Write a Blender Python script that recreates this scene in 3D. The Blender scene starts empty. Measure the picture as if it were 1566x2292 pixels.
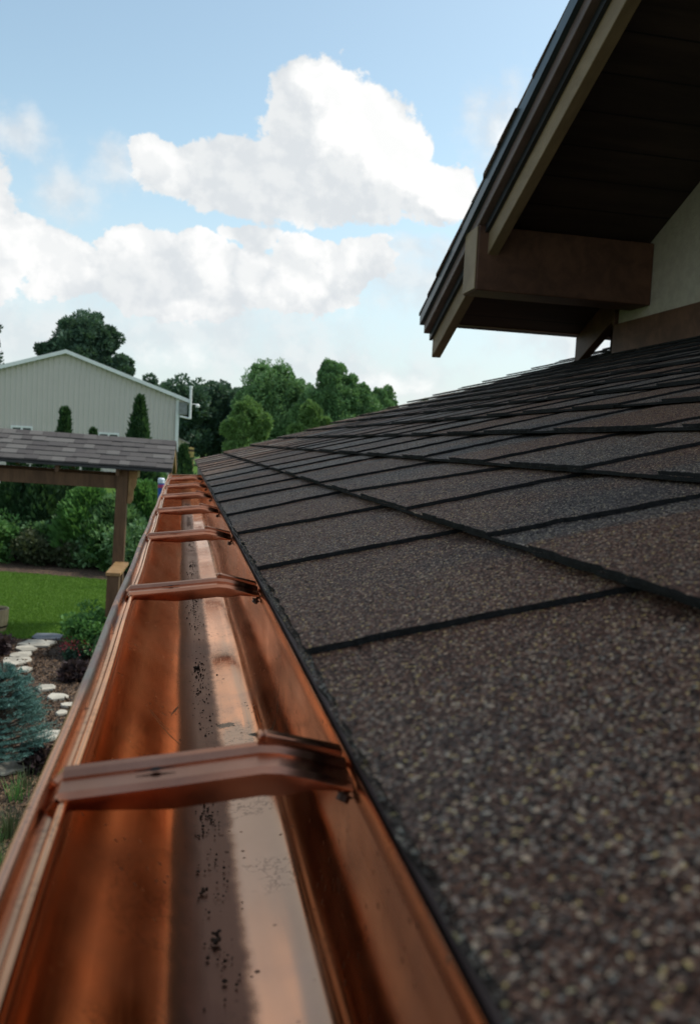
import bpy, bmesh, math, random
import numpy as np
from mathutils import Vector, Matrix
R = math.radians
SC = bpy.context.scene
COL = SC.collection
random.seed(7)
H = 2.6                                    # eye height above the lawn; all z below are above the lawn

# ------------------------------------------------------------------ camera
BAS = np.array([[0.9798, -0.0340, -0.1973], [-0.1939, 0.0837, -0.9774], [0.0498, 0.9959, 0.0754]])
FPX = 1880.0
cd = bpy.data.cameras.new('camera'); cam = bpy.data.objects.new('camera', cd); COL.objects.link(cam)
cam.matrix_world = Matrix.Translation((0, 0, H)) @ Matrix([[float(v) for v in r] for r in BAS]).to_4x4()
cd.sensor_fit = 'VERTICAL'; cd.sensor_height = 36; cd.sensor_width = 36
cd.lens = FPX / 2292 * 36
cd.clip_start = 0.01; cd.clip_end = 2000
cd.dof.use_dof = True; cd.dof.focus_distance = 0.95; cd.dof.aperture_fstop = 15
SC.camera = cam

def ray(u, v):
    d = BAS @ np.array([(u - 783) / FPX, -(v - 1146) / FPX, -1.0]); return d
def spot(u, v, z=0.0):                      # where the sight line meets the height z
    d = ray(u, v); t = (z - H) / d[2]; return Vector((d[0] * t, d[1] * t, z))
def far(u, v, Y):                           # where the sight line meets the distance Y
    d = ray(u, v); t = Y / d[1]; return Vector((d[0] * t, Y, H + d[2] * t))

# ------------------------------------------------------------------ render / view
SC.render.engine = 'CYCLES'
SC.view_settings.view_transform = 'Standard'; SC.view_settings.look = 'None'
SC.view_settings.exposure = 0.0; SC.view_settings.gamma = 1
SC.cycles.max_bounces = 8; SC.cycles.transparent_max_bounces = 8

# ------------------------------------------------------------------ node helper
class NT:
    def __init__(s, tree): s.t = tree; s.n = tree.nodes; s.l = tree.links
    def new(s, typ, **kw):
        n = s.n.new(typ)
        for k, v in kw.items(): setattr(n, k, v)
        return n
    def put(s, sock, val):
        if isinstance(val, bpy.types.NodeSocket): s.l.new(val, sock)
        else:
            if hasattr(sock.default_value, '__len__') and not hasattr(val, '__len__'): val = [val] * len(sock.default_value)
            if hasattr(val, '__len__') and len(sock.default_value) == 4 and len(val) == 3: val = (*val, 1)
            sock.default_value = val
    def math(s, op, a, b=0.0, c=None, clamp=False):
        n = s.new('ShaderNodeMath', operation=op, use_clamp=clamp)
        s.put(n.inputs[0], a); s.put(n.inputs[1], b)
        if c is not None: s.put(n.inputs[2], c)
        return n.outputs[0]
    def vec(s, op, a, b=None, c=None):
        n = s.new('ShaderNodeVectorMath', operation=op)
        s.put(n.inputs[0], a)
        if b is not None: s.put(n.inputs[1], b)
        if c is not None: s.put(n.inputs[2], c)
        return n.outputs['Value'] if op in ('LENGTH', 'DOT_PRODUCT') else n.outputs[0]
    def noise(s, vec, scale, detail=4, rough=.5, dim='3D', dist=0.0):
        n = s.new('ShaderNodeTexNoise', noise_dimensions=dim)
        s.put(n.inputs['Vector'], vec); n.inputs['Scale'].default_value = scale
        n.inputs['Detail'].default_value = detail; n.inputs['Roughness'].default_value = rough
        n.inputs['Distortion'].default_value = dist
        return n.outputs
    def voro(s, vec, scale, feature='F1'):
        n = s.new('ShaderNodeTexVoronoi', feature=feature)
        s.put(n.inputs['Vector'], vec); n.inputs['Scale'].default_value = scale
        return n.outputs
    def ramp(s, fac, stops, interp='LINEAR'):
        n = s.new('ShaderNodeValToRGB'); n.color_ramp.interpolation = interp
        e = n.color_ramp.elements
        while len(e) < len(stops): e.new(0.5)
        for i, (p, c) in enumerate(stops):
            e[i].position = p; e[i].color = (*c, 1) if hasattr(c, '__len__') else (c, c, c, 1)
        s.put(n.inputs[0], fac); return n.outputs[0]
    def step(s, v, a, b, lo=0.0, hi=1.0, smooth=True):
        n = s.new('ShaderNodeMapRange', interpolation_type='SMOOTHSTEP' if smooth else 'LINEAR')
        s.put(n.inputs[0], v)
        for i, x in enumerate((a, b, lo, hi)): n.inputs[i + 1].default_value = x
        return n.outputs[0]
    def mix(s, f, a, b, mode='MIX'):
        n = s.new('ShaderNodeMix', data_type='RGBA', blend_type=mode)
        s.put(n.inputs[0], f); s.put(n.inputs[6], a); s.put(n.inputs[7], b); return n.outputs[2]
    def sep(s, v):
        n = s.new('ShaderNodeSeparateXYZ'); s.put(n.inputs[0], v); return n.outputs
    def comb(s, x, y, z=0.0):
        n = s.new('ShaderNodeCombineXYZ'); s.put(n.inputs[0], x); s.put(n.inputs[1], y); s.put(n.inputs[2], z); return n.outputs[0]

# ------------------------------------------------------------------ sun and sky
SUN_AZ, SUN_EL = R(12), R(54)               # azimuth measured from +X (the house side) towards +Y
sd = bpy.data.lights.new('sun', 'SUN'); sun = bpy.data.objects.new('sun', sd); COL.objects.link(sun)
sdir = Vector((math.cos(SUN_EL) * math.cos(SUN_AZ), math.cos(SUN_EL) * math.sin(SUN_AZ), math.sin(SUN_EL)))
sun.rotation_euler = sdir.to_track_quat('Z', 'Y').to_euler(); sun.location = sdir * 40
sd.energy = 2.8; sd.angle = R(5); sd.color = (1, .95, .86)

W = bpy.data.worlds.new('World'); SC.world = W; W.use_nodes = True
def make_sky():
    t = NT(W.node_tree); t.n.clear()
    out = t.new('ShaderNodeOutputWorld'); bg = t.new('ShaderNodeBackground'); bg.inputs[1].default_value = 0.13
    sky = t.new('ShaderNodeTexSky', sky_type='NISHITA', sun_disc=False)
    sky.sun_elevation = SUN_EL; sky.sun_rotation = R(90) - SUN_AZ
    sky.air_density = 1.0; sky.dust_density = 1.3; sky.ozone_density = 1.0; sky.altitude = 200
    d = t.new('ShaderNodeTexCoord').outputs['Generated']
    x, y, z = t.sep(d)
    ya = t.math('ADD', t.math('ABSOLUTE', y), .12)
    yb = t.math('ADD', t.math('ABSOLUTE', y), 1e-3)
    p = t.comb(t.math('DIVIDE', x, yb), t.math('DIVIDE', z, yb), 0)
    # billow noise warps the outline of every cloud
    n1 = t.noise(p, 5.0, 7, .58); n2 = t.noise(p, 17.0, 6, .6)
    w1 = t.vec('MULTIPLY', t.vec('SUBTRACT', n1['Color'], (.5, .5, .5)), (.10, .10, 0))
    pw = t.vec('ADD', p, w1)
    w2 = t.vec('MULTIPLY', t.vec('SUBTRACT', n2['Color'], (.5, .5, .5)), (.045, .045, 0))
    pw = t.vec('ADD', pw, w2)
    def uv(u, v):
        q = ray(u, v); return q[0] / q[1], q[2] / q[1]
    def field(blobs, k):
        acc = None
        for (u, v, rx, ry) in blobs:
            cx, cy = uv(u, v); rx, ry = rx / 1800, ry / 1800
            m = t.vec('MULTIPLY_ADD', pw, (1 / rx, 1 / ry, 0), (-cx / rx, -cy / ry, 0))
            ln = t.vec('LENGTH', m)
            acc = ln if acc is None else t.math('SMOOTH_MIN', acc, ln, k)
        return t.math('SUBTRACT', 1.0, acc)
    dense = [(700, 205, 105, 85), (780, 280, 130, 120), (655, 265, 85, 95), (845, 345, 110, 105), (900, 330, 50, 60), (930, 430, 110, 75),
             (1030, 420, 65, 58), (600, 402, 190, 84), (790, 420, 170, 78), (440, 388, 110, 68), (350, 350, 60, 62),
             (20, 575, 130, 85), (130, 610, 110, 62), (290, 560, 55, 45), (340, 615, 100, 70), (455, 570, 55, 46), (490, 605, 55, 55), (390, 660, 170, 60),
             (560, 530, 70, 32), (700, 575, 70, 45), (800, 580, 65, 55), (740, 620, 120, 60), (580, 620, 60, 60), (690, 670, 90, 45), (-120, 560, 170, 120),
             (-250, 380, 200, 90), (1500, 330, 220, 160), (1800, 420, 260, 200), (2200, 300, 330, 150), (-700, 420, 330, 170)]
    thin = [(30, 300, 90, 70), (150, 440, 90, 70), (250, 370, 80, 70), (120, 740, 330, 90), (480, 740, 420, 110), (870, 850, 260, 60),
            (1130, 275, 110, 130), (930, 640, 230, 90), (640, 800, 400, 90), (1300, 760, 300, 80), (900, 575, 170, 50)]
    lit = [(720, 180, 80, 48), (790, 255, 80, 95), (860, 330, 85, 85), (905, 330, 50, 55), (930, 385, 75, 65), (1030, 415, 62, 52), (985, 455, 75, 32),
           (1500, 300, 160, 110), (1850, 400, 160, 120), (1150, 320, 40, 70)]
    soft = [(335, 340, 50, 45), (400, 380, 30, 35), (20, 560, 115, 62), (120, 590, 85, 42), (470, 560, 50, 50), (485, 600, 40, 50), (300, 550, 55, 36), (350, 545, 30, 30),
            (700, 545, 60, 36), (800, 560, 58, 46), (570, 600, 38, 26), (650, 650, 40, 30), (690, 665, 35, 30), (740, 600, 50, 36),
            (880, 852, 60, 20), (930, 855, 40, 14), (560, 625, 36, 30), (60, 640, 70, 34), (-300, 380, 120, 60), (780, 700, 40, 20), (420, 690, 60, 26), (380, 790, 70, 26)]
    fd = field(dense, .18); ft = field(thin, .35); fl = field(lit, .15); fs = field(soft, .15)
    fine = t.math('SUBTRACT', t.noise(p, 30.0, 7, .62)['Fac'], .5)
    wob = t.math('SUBTRACT', t.noise(t.vec('ADD', p, (.02, .03, 0)), 11.0, 6, .62)['Fac'], .5)
    fd = t.math('ADD', fd, t.math('ADD', t.math('MULTIPLY', fine, .75), t.math('MULTIPLY', wob, .75)))
    ft = t.math('ADD', ft, t.math('ADD', t.math('MULTIPLY', fine, 1.2), t.math('MULTIPLY', wob, 1.0)))
    fl = t.math('ADD', fl, t.math('ADD', t.math('MULTIPLY', fine, .5), t.math('MULTIPLY', wob, .8)))
    fs = t.math('ADD', fs, t.math('ADD', t.math('MULTIPLY', fine, .9), t.math('MULTIPLY', wob, 1.3)))
    md = t.step(fd, -.05, .11)
    mt = t.math('MULTIPLY', t.step(ft, -.1, 1.0), .75)
    # broken cloud over the rest of the sky
    high = t.comb(t.math('DIVIDE', x, t.math('ADD', t.math('ABSOLUTE', z), .25)), t.math('DIVIDE', y, t.math('ADD', t.math('ABSOLUTE', z), .25)), 0)
    nh = t.noise(high, 1.7, 7, .55)['Fac']
    away = t.math('MAXIMUM', t.step(z, .45, .6), t.step(t.math('DIVIDE', y, t.math('ADD', t.math('ABSOLUTE', x), .05)), .9, .2))
    mh = t.math('MULTIPLY', t.step(nh, .47, .62), away)
    m = t.math('MAXIMUM', md, t.math('MAXIMUM', mt, mh))
    lf = t.math('MAXIMUM', t.step(fl, -.32, .36), t.math('MULTIPLY', t.step(fs, -.6, .6), .68))
    pa = t.noise(p, 15.0, 5, .55)['Fac']; pb = t.noise(t.vec('ADD', p, (.013, .010, 0)), 15.0, 5, .55)['Fac']
    relief = t.step(t.math('SUBTRACT', pa, pb), -.09, .09)
    shade = t.mix(relief, (5.7, 6.0, 6.25), (6.5, 6.7, 6.8))
    cloud = t.mix(lf, shade, t.mix(relief, (7.6, 7.65, 7.6), (8.6, 8.5, 8.35)))
    hz = t.math('MULTIPLY', t.step(z, .34, .03), .72)        # moist air low in the sky
    base = t.mix(hz, t.mix(1.0, sky.outputs[0], (SKYMUL), 'MULTIPLY'), (4.95, 5.6, 6.25))
    colr = t.mix(m, base, cloud)
    t.l.new(colr, bg.inputs[0]); t.l.new(bg.outputs[0], out.inputs[0])
SKYMUL = (1.90, 1.85, 1.50)
make_sky()

# ------------------------------------------------------------------ tagging and mesh building
def tag(o, label=None, cat=None, group=None, kind=None):
    if label: o['label'] = label
    if cat: o['category'] = cat
    if group: o['group'] = group
    if kind: o['kind'] = kind
    return o
def empty(name, loc=(0, 0, 0), rz=0.0):
    o = bpy.data.objects.new(name, None); COL.objects.link(o)
    o.location = loc; o.rotation_euler.z = rz; o.empty_display_size = .1; return o
def copy_tree(o, parent=None):
    c = o.copy(); COL.objects.link(c)
    if parent is not None: c.parent = parent
    for ch in [k for k in bpy.data.objects if k.parent == o]: copy_tree(ch, c)
    return c

class MB:
    def __init__(s): s.v = []; s.f = []; s.m = []
    def add(s, vs, fs, mi=0):
        b = len(s.v); s.v += [tuple(map(float, p)) for p in vs]
        for f in fs: s.f.append(tuple(b + i for i in f)); s.m.append(mi)
    def hexa(s, p, mi=0):                   # eight corners: bottom ring then top ring
        s.add(p, [(3, 2, 1, 0), (4, 5, 6, 7), (0, 1, 5, 4), (1, 2, 6, 5), (2, 3, 7, 6), (3, 0, 4, 7)], mi)
    def box(s, a, b, mi=0):
        x0, y0, z0 = a; x1, y1, z1 = b
        s.hexa([(x0, y0, z0), (x1, y0, z0), (x1, y1, z0), (x0, y1, z0), (x0, y0, z1), (x1, y0, z1), (x1, y1, z1), (x0, y1, z1)], mi)
    def prism(s, poly, ext, mi=0):          # polygon of 3-D points pushed along ext
        n = len(poly); e = Vector(ext); P = [Vector(p) for p in poly]
        vs = P + [p + e for p in P]
        s.add(vs, [tuple(range(n))[::-1], tuple(range(n, 2 * n))] + [(i, (i + 1) % n, n + (i + 1) % n, n + i) for i in range(n)], mi)
    def tube(s, path, r, seg=8, mi=0, cap=True):
        P = [Vector(p) for p in path]; n = len(P); rr = r if hasattr(r, '__len__') else [r] * n
        vs = []
        for i, p in enumerate(P):
            d = (P[min(i + 1, n - 1)] - P[max(i - 1, 0)]).normalized()
            a = d.orthogonal().normalized() if abs(d.z) < .99 else Vector((1, 0, 0)); a = (a - d * a.dot(d)).normalized(); b = d.cross(a)
            for k in range(seg):
                t = 2 * math.pi * k / seg; vs.append(p + (a * math.cos(t) + b * math.sin(t)) * rr[i])
        fs = [(i * seg + k, i * seg + (k + 1) % seg, (i + 1) * seg + (k + 1) % seg, (i + 1) * seg + k) for i in range(n - 1) for k in range(seg)]
        if cap: fs += [tuple(range(seg))[::-1], tuple(range((n - 1) * seg, n * seg))]
        s.add(vs, fs, mi)
    def lathe(s, prof, seg=24, c=(0, 0, 0), mi=0):
        vs = []
        for (r, z) in prof:
            for k in range(seg):
                t = 2 * math.pi * k / seg; vs.append((c[0] + r * math.cos(t), c[1] + r * math.sin(t), c[2] + z))
        n = len(prof)
        fs = [(i * seg + k, i * seg + (k + 1) % seg, (i + 1) * seg + (k + 1) % seg, (i + 1) * seg + k) for i in range(n - 1) for k in range(seg)]
        s.add(vs, fs, mi)
    def build(s, name, mats, parent=None, smooth=False, bevel=0.0, autosmooth=None):
        me = bpy.data.meshes.new(name); 
        off = Vector((0, 0, 0))
        if parent is not None and parent.get('_world'): off = Vector(parent['_world'])
        me.from_pydata([(a - off.x, b - off.y, c - off.z) for a, b, c in s.v], [], s.f)
        for m in (mats if isinstance(mats, (list, tuple)) else [mats]): me.materials.append(m)
        if any(s.m): me.polygons.foreach_set('material_index', s.m)
        if smooth: me.polygons.foreach_set('use_smooth', [True] * len(s.f))
        me.update()
        bm = bmesh.new(); bm.from_mesh(me); bmesh.ops.recalc_face_normals(bm, faces=bm.faces); bm.to_mesh(me); bm.free()
        o = bpy.data.objects.new(name, me); COL.objects.link(o)
        if parent is not None: o.parent = parent
        if autosmooth:
            me.set_sharp_from_angle(angle=R(autosmooth))
        if bevel:
            b = o.modifiers.new('bevel', 'BEVEL'); b.width = bevel; b.segments = 2; b.limit_method = 'ANGLE'; b.angle_limit = R(40)
        return o
def world_root(name, loc):                  # an Empty whose children are given in world coordinates
    o = empty(name, loc); o['_world'] = tuple(loc); return o
def sub(o, parent):                         # make o (built in world coordinates under root) a sub-part of parent
    o.parent = parent

# ------------------------------------------------------------------ materials
def mat(name):
    m = bpy.data.materials.new(name); m.use_nodes = True; t = NT(m.node_tree)
    bsdf = t.n['Principled BSDF']; return m, t, bsdf
def obj_co(t): return t.new('ShaderNodeTexCoord').outputs['Object']
def geo_pos(t): return t.new('ShaderNodeNewGeometry').outputs['Position']
def bump(t, bsdf, h, strength, dist):
    b = t.new('ShaderNodeBump'); b.inputs['Strength'].default_value = strength; b.inputs['Distance'].default_value = dist
    t.put(b.inputs['Height'], h); t.l.new(b.outputs[0], bsdf.inputs['Normal'])

SMEARS = [(.0640, .592, -1.15, .020, .0030), (.0600, .600, -1.0, .014, .0022), (.0392, .634, .3, .008, .0055), (-.006, .600, -.9, .020, .0011), (-.011, .612, -.8, .014, .0009), (.0008, .655, 1.4, .020, .0008)]
def m_copper(name, dirt=True):
    m, t, b = mat(name); c = geo_pos(t)
    x, y, z = t.sep(c)
    st = t.vec('MULTIPLY', c, (1, .6, 1))
    n1 = t.noise(st, 17, 6, .62)['Fac']; n2 = t.noise(c, 9, 4, .6)['Fac']; n3 = t.noise(c, 160, 3, .6)['Fac']
    col = t.ramp(n1, [(.25, (.57, .255, .135)), (.5, (.70, .34, .185)), (.75, (.78, .41, .245))])
    col = t.mix(t.step(n2, .52, .7, 0, .55), col, (.36, .21, .17))
    rough = t.math('ADD', t.step(n1, .3, .75, .07, .16), t.math('MULTIPLY', t.step(n2, .45, .7), .07))
    metal = 1.0
    if dirt:
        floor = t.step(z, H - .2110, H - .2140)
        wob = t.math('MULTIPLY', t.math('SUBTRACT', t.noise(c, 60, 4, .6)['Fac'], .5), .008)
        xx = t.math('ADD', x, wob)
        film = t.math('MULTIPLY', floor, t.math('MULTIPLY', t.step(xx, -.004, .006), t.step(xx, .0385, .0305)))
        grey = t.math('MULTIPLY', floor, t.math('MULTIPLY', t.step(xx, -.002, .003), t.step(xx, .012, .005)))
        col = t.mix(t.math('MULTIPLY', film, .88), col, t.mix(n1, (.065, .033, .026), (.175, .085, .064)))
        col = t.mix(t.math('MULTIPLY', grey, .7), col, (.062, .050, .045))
        strip = t.math('MULTIPLY', floor, t.step(xx, .033, .037))
        col = t.mix(t.math('MULTIPLY', strip, .5), col, (.66, .36, .235))  # less saturated copper imitates the washed-out sky reflection here
        wall_front = t.math('MULTIPLY', t.step(x, .0, -.006), t.step(z, H - .142, H - .150))
        col = t.mix(t.math('MULTIPLY', wall_front, t.step(n2, .3, .6, .2, .55)), col, (.46, .225, .13))
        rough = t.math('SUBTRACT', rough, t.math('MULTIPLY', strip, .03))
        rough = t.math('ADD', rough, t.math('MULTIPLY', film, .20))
        rough = t.math('ADD', rough, t.step(x, .054, .066, 0, .07))
        # dried drip marks and specks
        sp = t.voro(c, 130)['Distance']; spr = t.noise(c, 24, 2)['Fac']
        dots = t.math('MULTIPLY', t.step(sp, .19, .13), t.step(spr, .50, .60))
        ring = t.math('MULTIPLY', t.math('MULTIPLY', t.step(n3, .49, .515), t.step(n3, .56, .53)), t.step(t.noise(c, 20, 2)['Fac'], .5, .6))
        col = t.mix(t.math('MULTIPLY', t.math('MAXIMUM', dots, t.math('MULTIPLY', ring, .6)), .8), col, (.10, .055, .04))
        rough = t.math('ADD', rough, t.math('MULTIPLY', dots, .3))
        # verdigris smears
        for (cx, cy, a, lx, ly) in SMEARS:
            dx = t.math('SUBTRACT', x, cx); dy = t.math('SUBTRACT', y, cy); ca, sa = math.cos(a), math.sin(a)
            u_ = t.math('MULTIPLY', t.math('ADD', t.math('MULTIPLY', dx, ca), t.math('MULTIPLY', dy, sa)), 1 / lx)
            v_ = t.math('MULTIPLY', t.math('SUBTRACT', t.math('MULTIPLY', dy, ca), t.math('MULTIPLY', dx, sa)), 1 / ly)
            q = t.math('SUBTRACT', 1.0, t.math('ADD', t.math('MULTIPLY', u_, u_), t.math('MULTIPLY', v_, v_)))
            sm = t.math('MULTIPLY', t.step(t.math('ADD', q, t.math('MULTIPLY', t.math('SUBTRACT', t.noise(c, 300, 3, .6)['Fac'], .5), 2.4)), .0, .5), t.step(z, H - .16, H - .18))
            col = t.mix(t.math('MULTIPLY', sm, .8), col, (.10, .105, .085)); rough = t.math('ADD', rough, t.math('MULTIPLY', sm, .2))
        scr = t.noise(t.vec('MULTIPLY', c, (900, 22, 900)), 1.0, 3, .6)['Fac']
        rough = t.math('ADD', rough, t.step(scr, .5, .75, 0, .06))
        # green-grey patina on the outer bead
        rim = t.math('MULTIPLY', t.step(x, -.0425, -.044), t.step(z, H - .139, H - .136))
        py = t.noise(t.vec('MULTIPLY', c, (60, 14, 60)), 1.0, 4, .65)['Fac']
        near = t.math('MULTIPLY', t.step(y, .40, .47), t.step(y, 2.4, .8))
        pat = t.math('MULTIPLY', rim, t.math('MAXIMUM', t.math('MULTIPLY', near, t.step(py, .36, .46)), t.step(py, .60, .68)))
        pat = t.math('MULTIPLY', pat, .85)
        col = t.mix(pat, col, t.mix(t.step(py, .5, .62), (.15, .165, .175), (.16, .34, .30)))
        metal = t.math('SUBTRACT', t.math('SUBTRACT', 1.0, t.math('MULTIPLY', film, .06)), t.math('MULTIPLY', pat, .6))
        rough = t.math('ADD', rough, t.math('MULTIPLY', pat, .25))
        dull = t.math('MULTIPLY', rim, .5)
        col = t.mix(dull, col, (.44, .25, .20)); rough = t.math('ADD', rough, t.math('MULTIPLY', rim, .12))
    if not dirt: rough = t.math('ADD', rough, .10)
    t.put(b.inputs['Base Color'], col); t.put(b.inputs['Roughness'], rough); t.put(b.inputs['Metallic'], metal)
    hgt = t.math('ADD', t.math('MULTIPLY', t.noise(c, 11, 2, .4)['Fac'], 1.0), t.math('MULTIPLY', n3, .012))
    b.inputs['Specular Tint'].default_value = (.96, .80, .69, 1)
    bump(t, b, hgt, .025, .003)
    return m

def m_wood(name, c0, c1, rough=.6, scale=1.0, axis=(1, 1, 1), spec=.3):
    m, t, b = mat(name); c = geo_pos(t)
    st = t.vec('MULTIPLY', c, axis)
    n = t.noise(st, 14 * scale, 5, .65, dist=.6)['Fac']; n2 = t.noise(c, 3 * scale, 3)['Fac']
    col = t.mix(t.step(n, .3, .7), c0, c1)
    col = t.mix(t.step(n2, .35, .7, 0, .35), col, tuple(k * .6 for k in c0))
    t.put(b.inputs['Base Color'], col); b.inputs['Roughness'].default_value = rough
    b.inputs['Specular IOR Level'].default_value = spec
    bump(t, b, n, .25, .003)
    return m

def m_shingle(name, cell=980.0, plan=False):
    m, t, b = mat(name); c = geo_pos(t)
    at = t.new('ShaderNodeAttribute', attribute_name='tint').outputs['Fac']
    v = t.voro(c, cell); r = t.sep(v['Color'])
    g = r[0]
    big = t.noise(c, 7.5, 3, .55)['Fac']; band = t.noise(t.vec('ADD', c, (3, 7, 1)), 5.0, 3, .5)['Fac']
    sel = t.math('ADD', t.math('MULTIPLY', at, .95), t.math('MULTIPLY', big, .5))
    sel = t.math('ADD', sel, t.math('MULTIPLY', t.math('SUBTRACT', r[1], .5), .55))
    cool = t.ramp(g, [(0, (0.017, 0.013, 0.011)), (.20, (0.055, 0.042, 0.036)), (.42, (0.125, 0.098, 0.083)), (.66, (0.205, 0.164, 0.136)), (.82, (0.354, 0.284, 0.232)), (.90, (0.286, 0.278, 0.243)), (.945, (0.650, 0.569, 0.451)), (.985, (0.650, 0.497, 0.226))], 'CONSTANT')
    warm = t.ramp(g, [(0, (0.018, 0.010, 0.007)), (.20, (0.068, 0.032, 0.022)), (.44, (0.134, 0.063, 0.041)), (.70, (0.200, 0.101, 0.067)), (.84, (0.342, 0.203, 0.139)), (.90, (0.298, 0.242, 0.187)), (.945, (0.650, 0.451, 0.298)), (.975, (0.650, 0.451, 0.174))], 'CONSTANT')
    dark = t.ramp(g, [(0, (0.012, 0.011, 0.011)), (.30, (0.042, 0.037, 0.037)), (.54, (0.084, 0.075, 0.071)), (.76, (0.143, 0.127, 0.118)), (.90, (0.298, 0.265, 0.224)), (.965, (0.570, 0.460, 0.325))], 'CONSTANT')
    col = t.mix(t.step(sel, .36, .78), cool, warm)
    col = t.mix(t.math('MULTIPLY', t.step(t.math('ADD', band, t.math('MULTIPLY', t.math('SUBTRACT', r[1], .5), .2)), .52, .66), .85), col, dark)
    t.put(b.inputs['Base Color'], col)
    t.put(b.inputs['Roughness'], t.step(r[1], 0, 1, .45, .8)); b.inputs['Specular IOR Level'].default_value = .10
    bump(t, b, t.math('ADD', t.math('MULTIPLY', v['Distance'], -1.0), t.math('MULTIPLY', r[2], .6)), .9, .0016)
    return m

def m_plain(name, col, rough=.6, nscale=6.0, var=.25, metal=0.0, spec=.4, bmp=0.0, bscale=40):
    m, t, b = mat(name); c = geo_pos(t)
    n = t.noise(c, nscale, 4, .6)['Fac']
    t.put(b.inputs['Base Color'], t.mix(t.step(n, .3, .7), tuple(k * (1 - var) for k in col), tuple(min(1, k * (1 + var)) for k in col)))
    b.inputs['Roughness'].default_value = rough; b.inputs['Metallic'].default_value = metal; b.inputs['Specular IOR Level'].default_value = spec
    if bmp: bump(t, b, t.noise(c, bscale, 4, .6)['Fac'], bmp, .01)
    return m

def m_leaf(name, c0, c1, c2, rough=.55, trans=.25):
    m, t, b = mat(name)
    at = t.new('ShaderNodeAttribute', attribute_name='tint').outputs['Fac']
    col = t.ramp(at, [(0, c0), (.5, c1), (1, c2)])
    t.put(b.inputs['Base Color'], col); b.inputs['Roughness'].default_value = rough; b.inputs['Specular IOR Level'].default_value = .25
    tr = t.new('ShaderNodeBsdfTranslucent'); t.put(tr.inputs[0], t.mix(.5, col, (c2[0] * 1.3, c2[1] * 1.4, c2[2] * .7)))
    mx = t.new('ShaderNodeMixShader'); mx.inputs[0].default_value = trans
    t.l.new(b.outputs[0], mx.inputs[1]); t.l.new(tr.outputs[0], mx.inputs[2])
    t.l.new(mx.outputs[0], t.n['Material Output'].inputs[0])
    return m

M = {}
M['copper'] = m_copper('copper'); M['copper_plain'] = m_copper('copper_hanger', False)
for n_ in M['copper_plain'].node_tree.nodes:
    if n_.type == 'VALTORGB':
        for e_, c_ in zip(n_.color_ramp.elements, ((.30, .125, .075), (.42, .185, .115), (.52, .26, .175))): e_.color = (*c_, 1)
M['shingle'] = m_shingle('granule_shingle'); M['shingle_far'] = m_shingle('granule_shingle_weathered', 230)
M['asphalt'] = m_plain('asphalt_edge', (.010, .010, .011), .85, 300, .6, bmp=.6, bscale=700)
M['cedar_dark'] = m_wood('stained_cedar', (.068, .029, .016), (.125, .056, .031), .55, 1, (1, 1, 1))
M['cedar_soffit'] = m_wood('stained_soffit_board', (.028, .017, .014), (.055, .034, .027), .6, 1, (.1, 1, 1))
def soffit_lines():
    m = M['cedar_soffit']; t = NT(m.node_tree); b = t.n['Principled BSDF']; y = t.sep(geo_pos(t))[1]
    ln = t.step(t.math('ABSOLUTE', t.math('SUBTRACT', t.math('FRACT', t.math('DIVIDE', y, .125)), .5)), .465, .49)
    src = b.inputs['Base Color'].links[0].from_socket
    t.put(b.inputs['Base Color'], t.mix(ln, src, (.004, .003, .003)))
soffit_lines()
M['cedar_lit'] = m_wood('lit_barge_wood', (.185, .125, .070), (.29, .205, .12), .6, 1, (1, .2, .4))  # sky light on the outward faces put into a paler wood colour
M['trim_brown'] = m_plain('painted_brown_trim', (.125, .083, .072), .5, 8, .2)
M['stucco'] = m_plain('cream_stucco', (.38, .325, .26), .85, 30, .08, bmp=.5, bscale=120)
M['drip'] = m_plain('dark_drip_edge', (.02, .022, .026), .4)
M['siding_house'] = m_plain('house_siding', (.34, .31, .24), .8)
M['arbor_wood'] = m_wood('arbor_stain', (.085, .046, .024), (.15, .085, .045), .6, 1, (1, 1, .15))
M['arbor_wood_lit'] = m_wood('arbor_stain_lit', (.22, .125, .05), (.34, .205, .09), .6, 1)  # same arbor timber, sunlight on it put into a lighter colour
M['screw'] = m_plain('dark_screw', (.06, .03, .02), .4, 200, .3, metal=.8)
M['black'] = m_plain('hole_black', (.008, .006, .005), .9)
# ============================================================== THE HOUSE
HE, XE, CX_, CS_ = .10, .06, .1335, .0434       # eave drop below the eye, eave offset, run and rise of one course
EXP = math.hypot(CX_, CS_); UX, UZ = CX_ / EXP, CS_ / EXP
Y0, Y1 = -.9, 4.24
def on_roof(s, y, h):                            # s along the slope from the eave, h above the roof plane
    return (XE + s * UX - h * UZ, y, H - HE + s * UZ + h * UX)

house = world_root('house', (1.7, 1.5, 0))
tag(house, 'house with dark granular shingle roof and brown timbered gable at right', 'house')

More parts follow.
